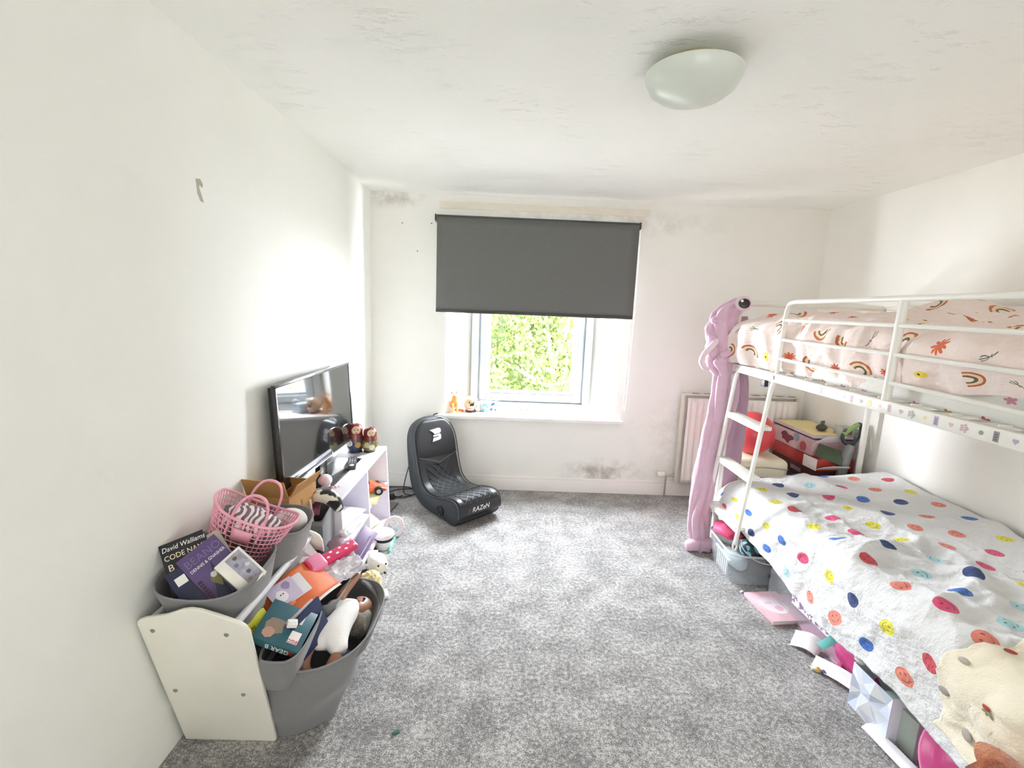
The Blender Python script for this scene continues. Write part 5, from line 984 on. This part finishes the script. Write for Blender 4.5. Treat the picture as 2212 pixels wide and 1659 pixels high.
mg_ = skin('magenta_bag', [(0, .18, .07), (0, .08, .085), (0, -.04, .08), (.0, -.14, .06)], chain(4), [(.06, .07), (.085, .085), (.085, .08), (.055, .06)], pm('#c2337a', .35, coat=.3, bump=.3, bs=14, bd=.02), None, T(1.61, 1.76, 0)); tag(mg_, 'magenta plastic bag lying under the bunk edge', 'bag')
dbag = skin('dark_pouch', [(0, .04, .05), (0, -.03, .05)], [(0, 1)], [.05, .045], pm('#4a3f52', .5), None, T(1.66, 1.70, 0.0)); tag(dbag, 'dark violet pouch between the magenta bag and the patterned gift bag', 'pouch')
rl = thing('mint_ruler', 'turquoise strip crossing the magenta bag', 'ruler', FR((1.50, 1.84, .165), (.93, .35, .05), (-.2, -.3, .93))); MB().bx(-.09, .09, -.018, .018, 0, .004).build('strip', pm('#7fd0cc', .4), rl, bevel=.001)
for k, (c, ang, lb) in enumerate((((1.485, 1.99, .012), .7, 'curled white sheet on the carpet by the magenta bag'), ((1.50, 1.775, .012), .45, 'long white folded sheet on the carpet below the magenta bag'))):
    tag(MB().grid(lambda u, v: Vector(((u-.5)*(.09 if k == 0 else .05), (v-.5)*(.12 if k == 0 else .24), .03*(u-.2)**2*2+.012*math.sin(v*4))), 8, 8).build('paper_sheet', pm('#f5f2f4', .6), None, T(c[0], c[1], .006, ang), solid=.0025), lb, 'paper')
bdc = thing('bead_charm', 'tiny gold and purple bead charm on the carpet by the folded sheet', 'bead', T(1.44, 1.835, 0))
for k, (dx, dy, r, c) in enumerate(((0, 0, .012, '#d9b56a'), (.018, -.012, .010, '#5d5878'), (-.016, .012, .006, '#e9e4da'), (.012, .012, .007, '#f0dcae'))): MB().ball((dx, dy, r), r, 12, 8).build('bead', pm(c, .3), bdc)
# faceted gift bag
gft = thing('gift_bag', 'white and pale blue gift bag with a faceted pattern under the bunk edge', 'bag', T(1.515, 1.595, 0, .03) @ Matrix.Diagonal((.9, .62, .78, 1)))
gq = random.Random(5); m = MB(); ny, nz_ = 5, 4; gv = [[Vector((-.06+.016*gq.uniform(-1, 1) if 0 < i < ny and 0 < j < nz_ else -.06, -.17+.30*i/ny+(.02*gq.uniform(-1, 1) if 0 < i < ny else 0), .24*j/nz_+(.015*gq.uniform(-1, 1) if 0 < j < nz_ else 0))) for j in range(nz_+1)] for i in range(ny+1)]
for i in range(ny):
    for j in range(nz_):
        a, b_, c, d = gv[i][j], gv[i+1][j], gv[i+1][j+1], gv[i][j+1]; sp_ = gq.random() < .5
        for tri in (((a, b_, c), (a, c, d)) if sp_ else ((a, b_, d), (b_, c, d))): m.add(tri, [(0, 1, 2)], gq.randrange(3))
m.build('facet_front', [pm('#f0f3f8', .35), pm('#cfd8ea', .35), pm('#dfe4f0', .35)], gft, smooth=False, solid=.002)
m = MB(); m.bx(-.058, .06, -.17, -.167, 0, .24); m.bx(-.058, .06, .127, .13, 0, .24); m.bx(.057, .06, -.17, .13, 0, .24); m.bx(-.058, .06, -.17, .13, 0, .003); m.build('bag_shell', pm('#e3e8f2', .4), gft)
skin('white_ribbon', [(-.03, .10, .24), (-.04, .14, .255), (-.02, .18, .23)], chain(3), [.014, .018, .012], WHT, gft)
mbx = thing('mint_carton', 'pale grey-green carton beside the faceted gift bag', 'box', T(1.585, 1.50, 0, .05)); MB().bx(-.08, .10, -.075, .075, 0, .15).build('carton', pm('#b9c8be', .5), mbx, bevel=.003)
bwl = thing('pink_bowl', 'large bright pink plastic bowl tipped on its side under the near end of the bunk', 'bowl', T(1.545, 1.235, .145, .15) @ Euler((0, -1.2, 0)).to_matrix().to_4x4()); MB().lathe([(.05, -.09), (.10, -.075), (.14, -.02), (.155, .03), (.158, .032), (.152, .03), (.135, -.02), (.095, -.068), (0, -.08)], 44, cap=False).build('bowl_shell', pm('#f06fb6', .3, coat=.4), bwl, angle=60); MB().tube([(.156*math.cos(a), .156*math.sin(a), .031) for a in [2*PI*k/44 for k in range(44)]], .005, 6, closed=True).build('bowl_rim', pm('#f58cc4', .3), bwl)
wp = MB().grid(lambda u, v: Vector(((u-.5)*.05, (v-.5)*.22, .01*math.sin(u*4)+.02*u*u)), 8, 10).build('white_wrapper', pm('#eff1f6', .5), None, T(1.455, 1.44, .01, .1), solid=.003); tag(wp, 'white wrapper edge on the carpet in front of the pink bowl', 'wrapper')

m = skin('pale_blue_cloth', [(0, .10, .0), (.0, .0, .01), (.02, -.10, .0)], chain(3), [.05, .055, .045], pm('#c9dbe4', .9, bump=.5), None, T(1.45, 2.66, .075)); tag(m, 'pale blue cloth pressed against the front of the clear storage box', 'cloth')
for c, lb in (((1.395, 2.425, .004), 'tiny white crumb of paper on the carpet by the clear storage box'), ((-.349, 1.482, .004), 'tiny green scrap on the carpet in front of the doll bin')):
    q = MB(); q.ball((0, 0, 0), .010, 9, 6, 1.6, .8, .35); tag(q.build('paper_scrap', pm('#eeeae2' if c[0] > 0 else '#3f6f66', .8), None, T(c[0], c[1], c[2], .6)), lb, 'scrap')
lp = MB(); lp.tube([(.035*math.cos(a), .016*math.sin(a), .004+.012*max(0, math.sin(a))) for a in [2*PI*k/26 for k in range(26)]], .0025, 6, closed=True); tag(lp.build('hair_tie', pm('#6b5a4a', .6), None, T(1.385, 2.86, 0, .2)), 'thin loop of hair tie on the carpet beside the octopus end', 'hair tie')
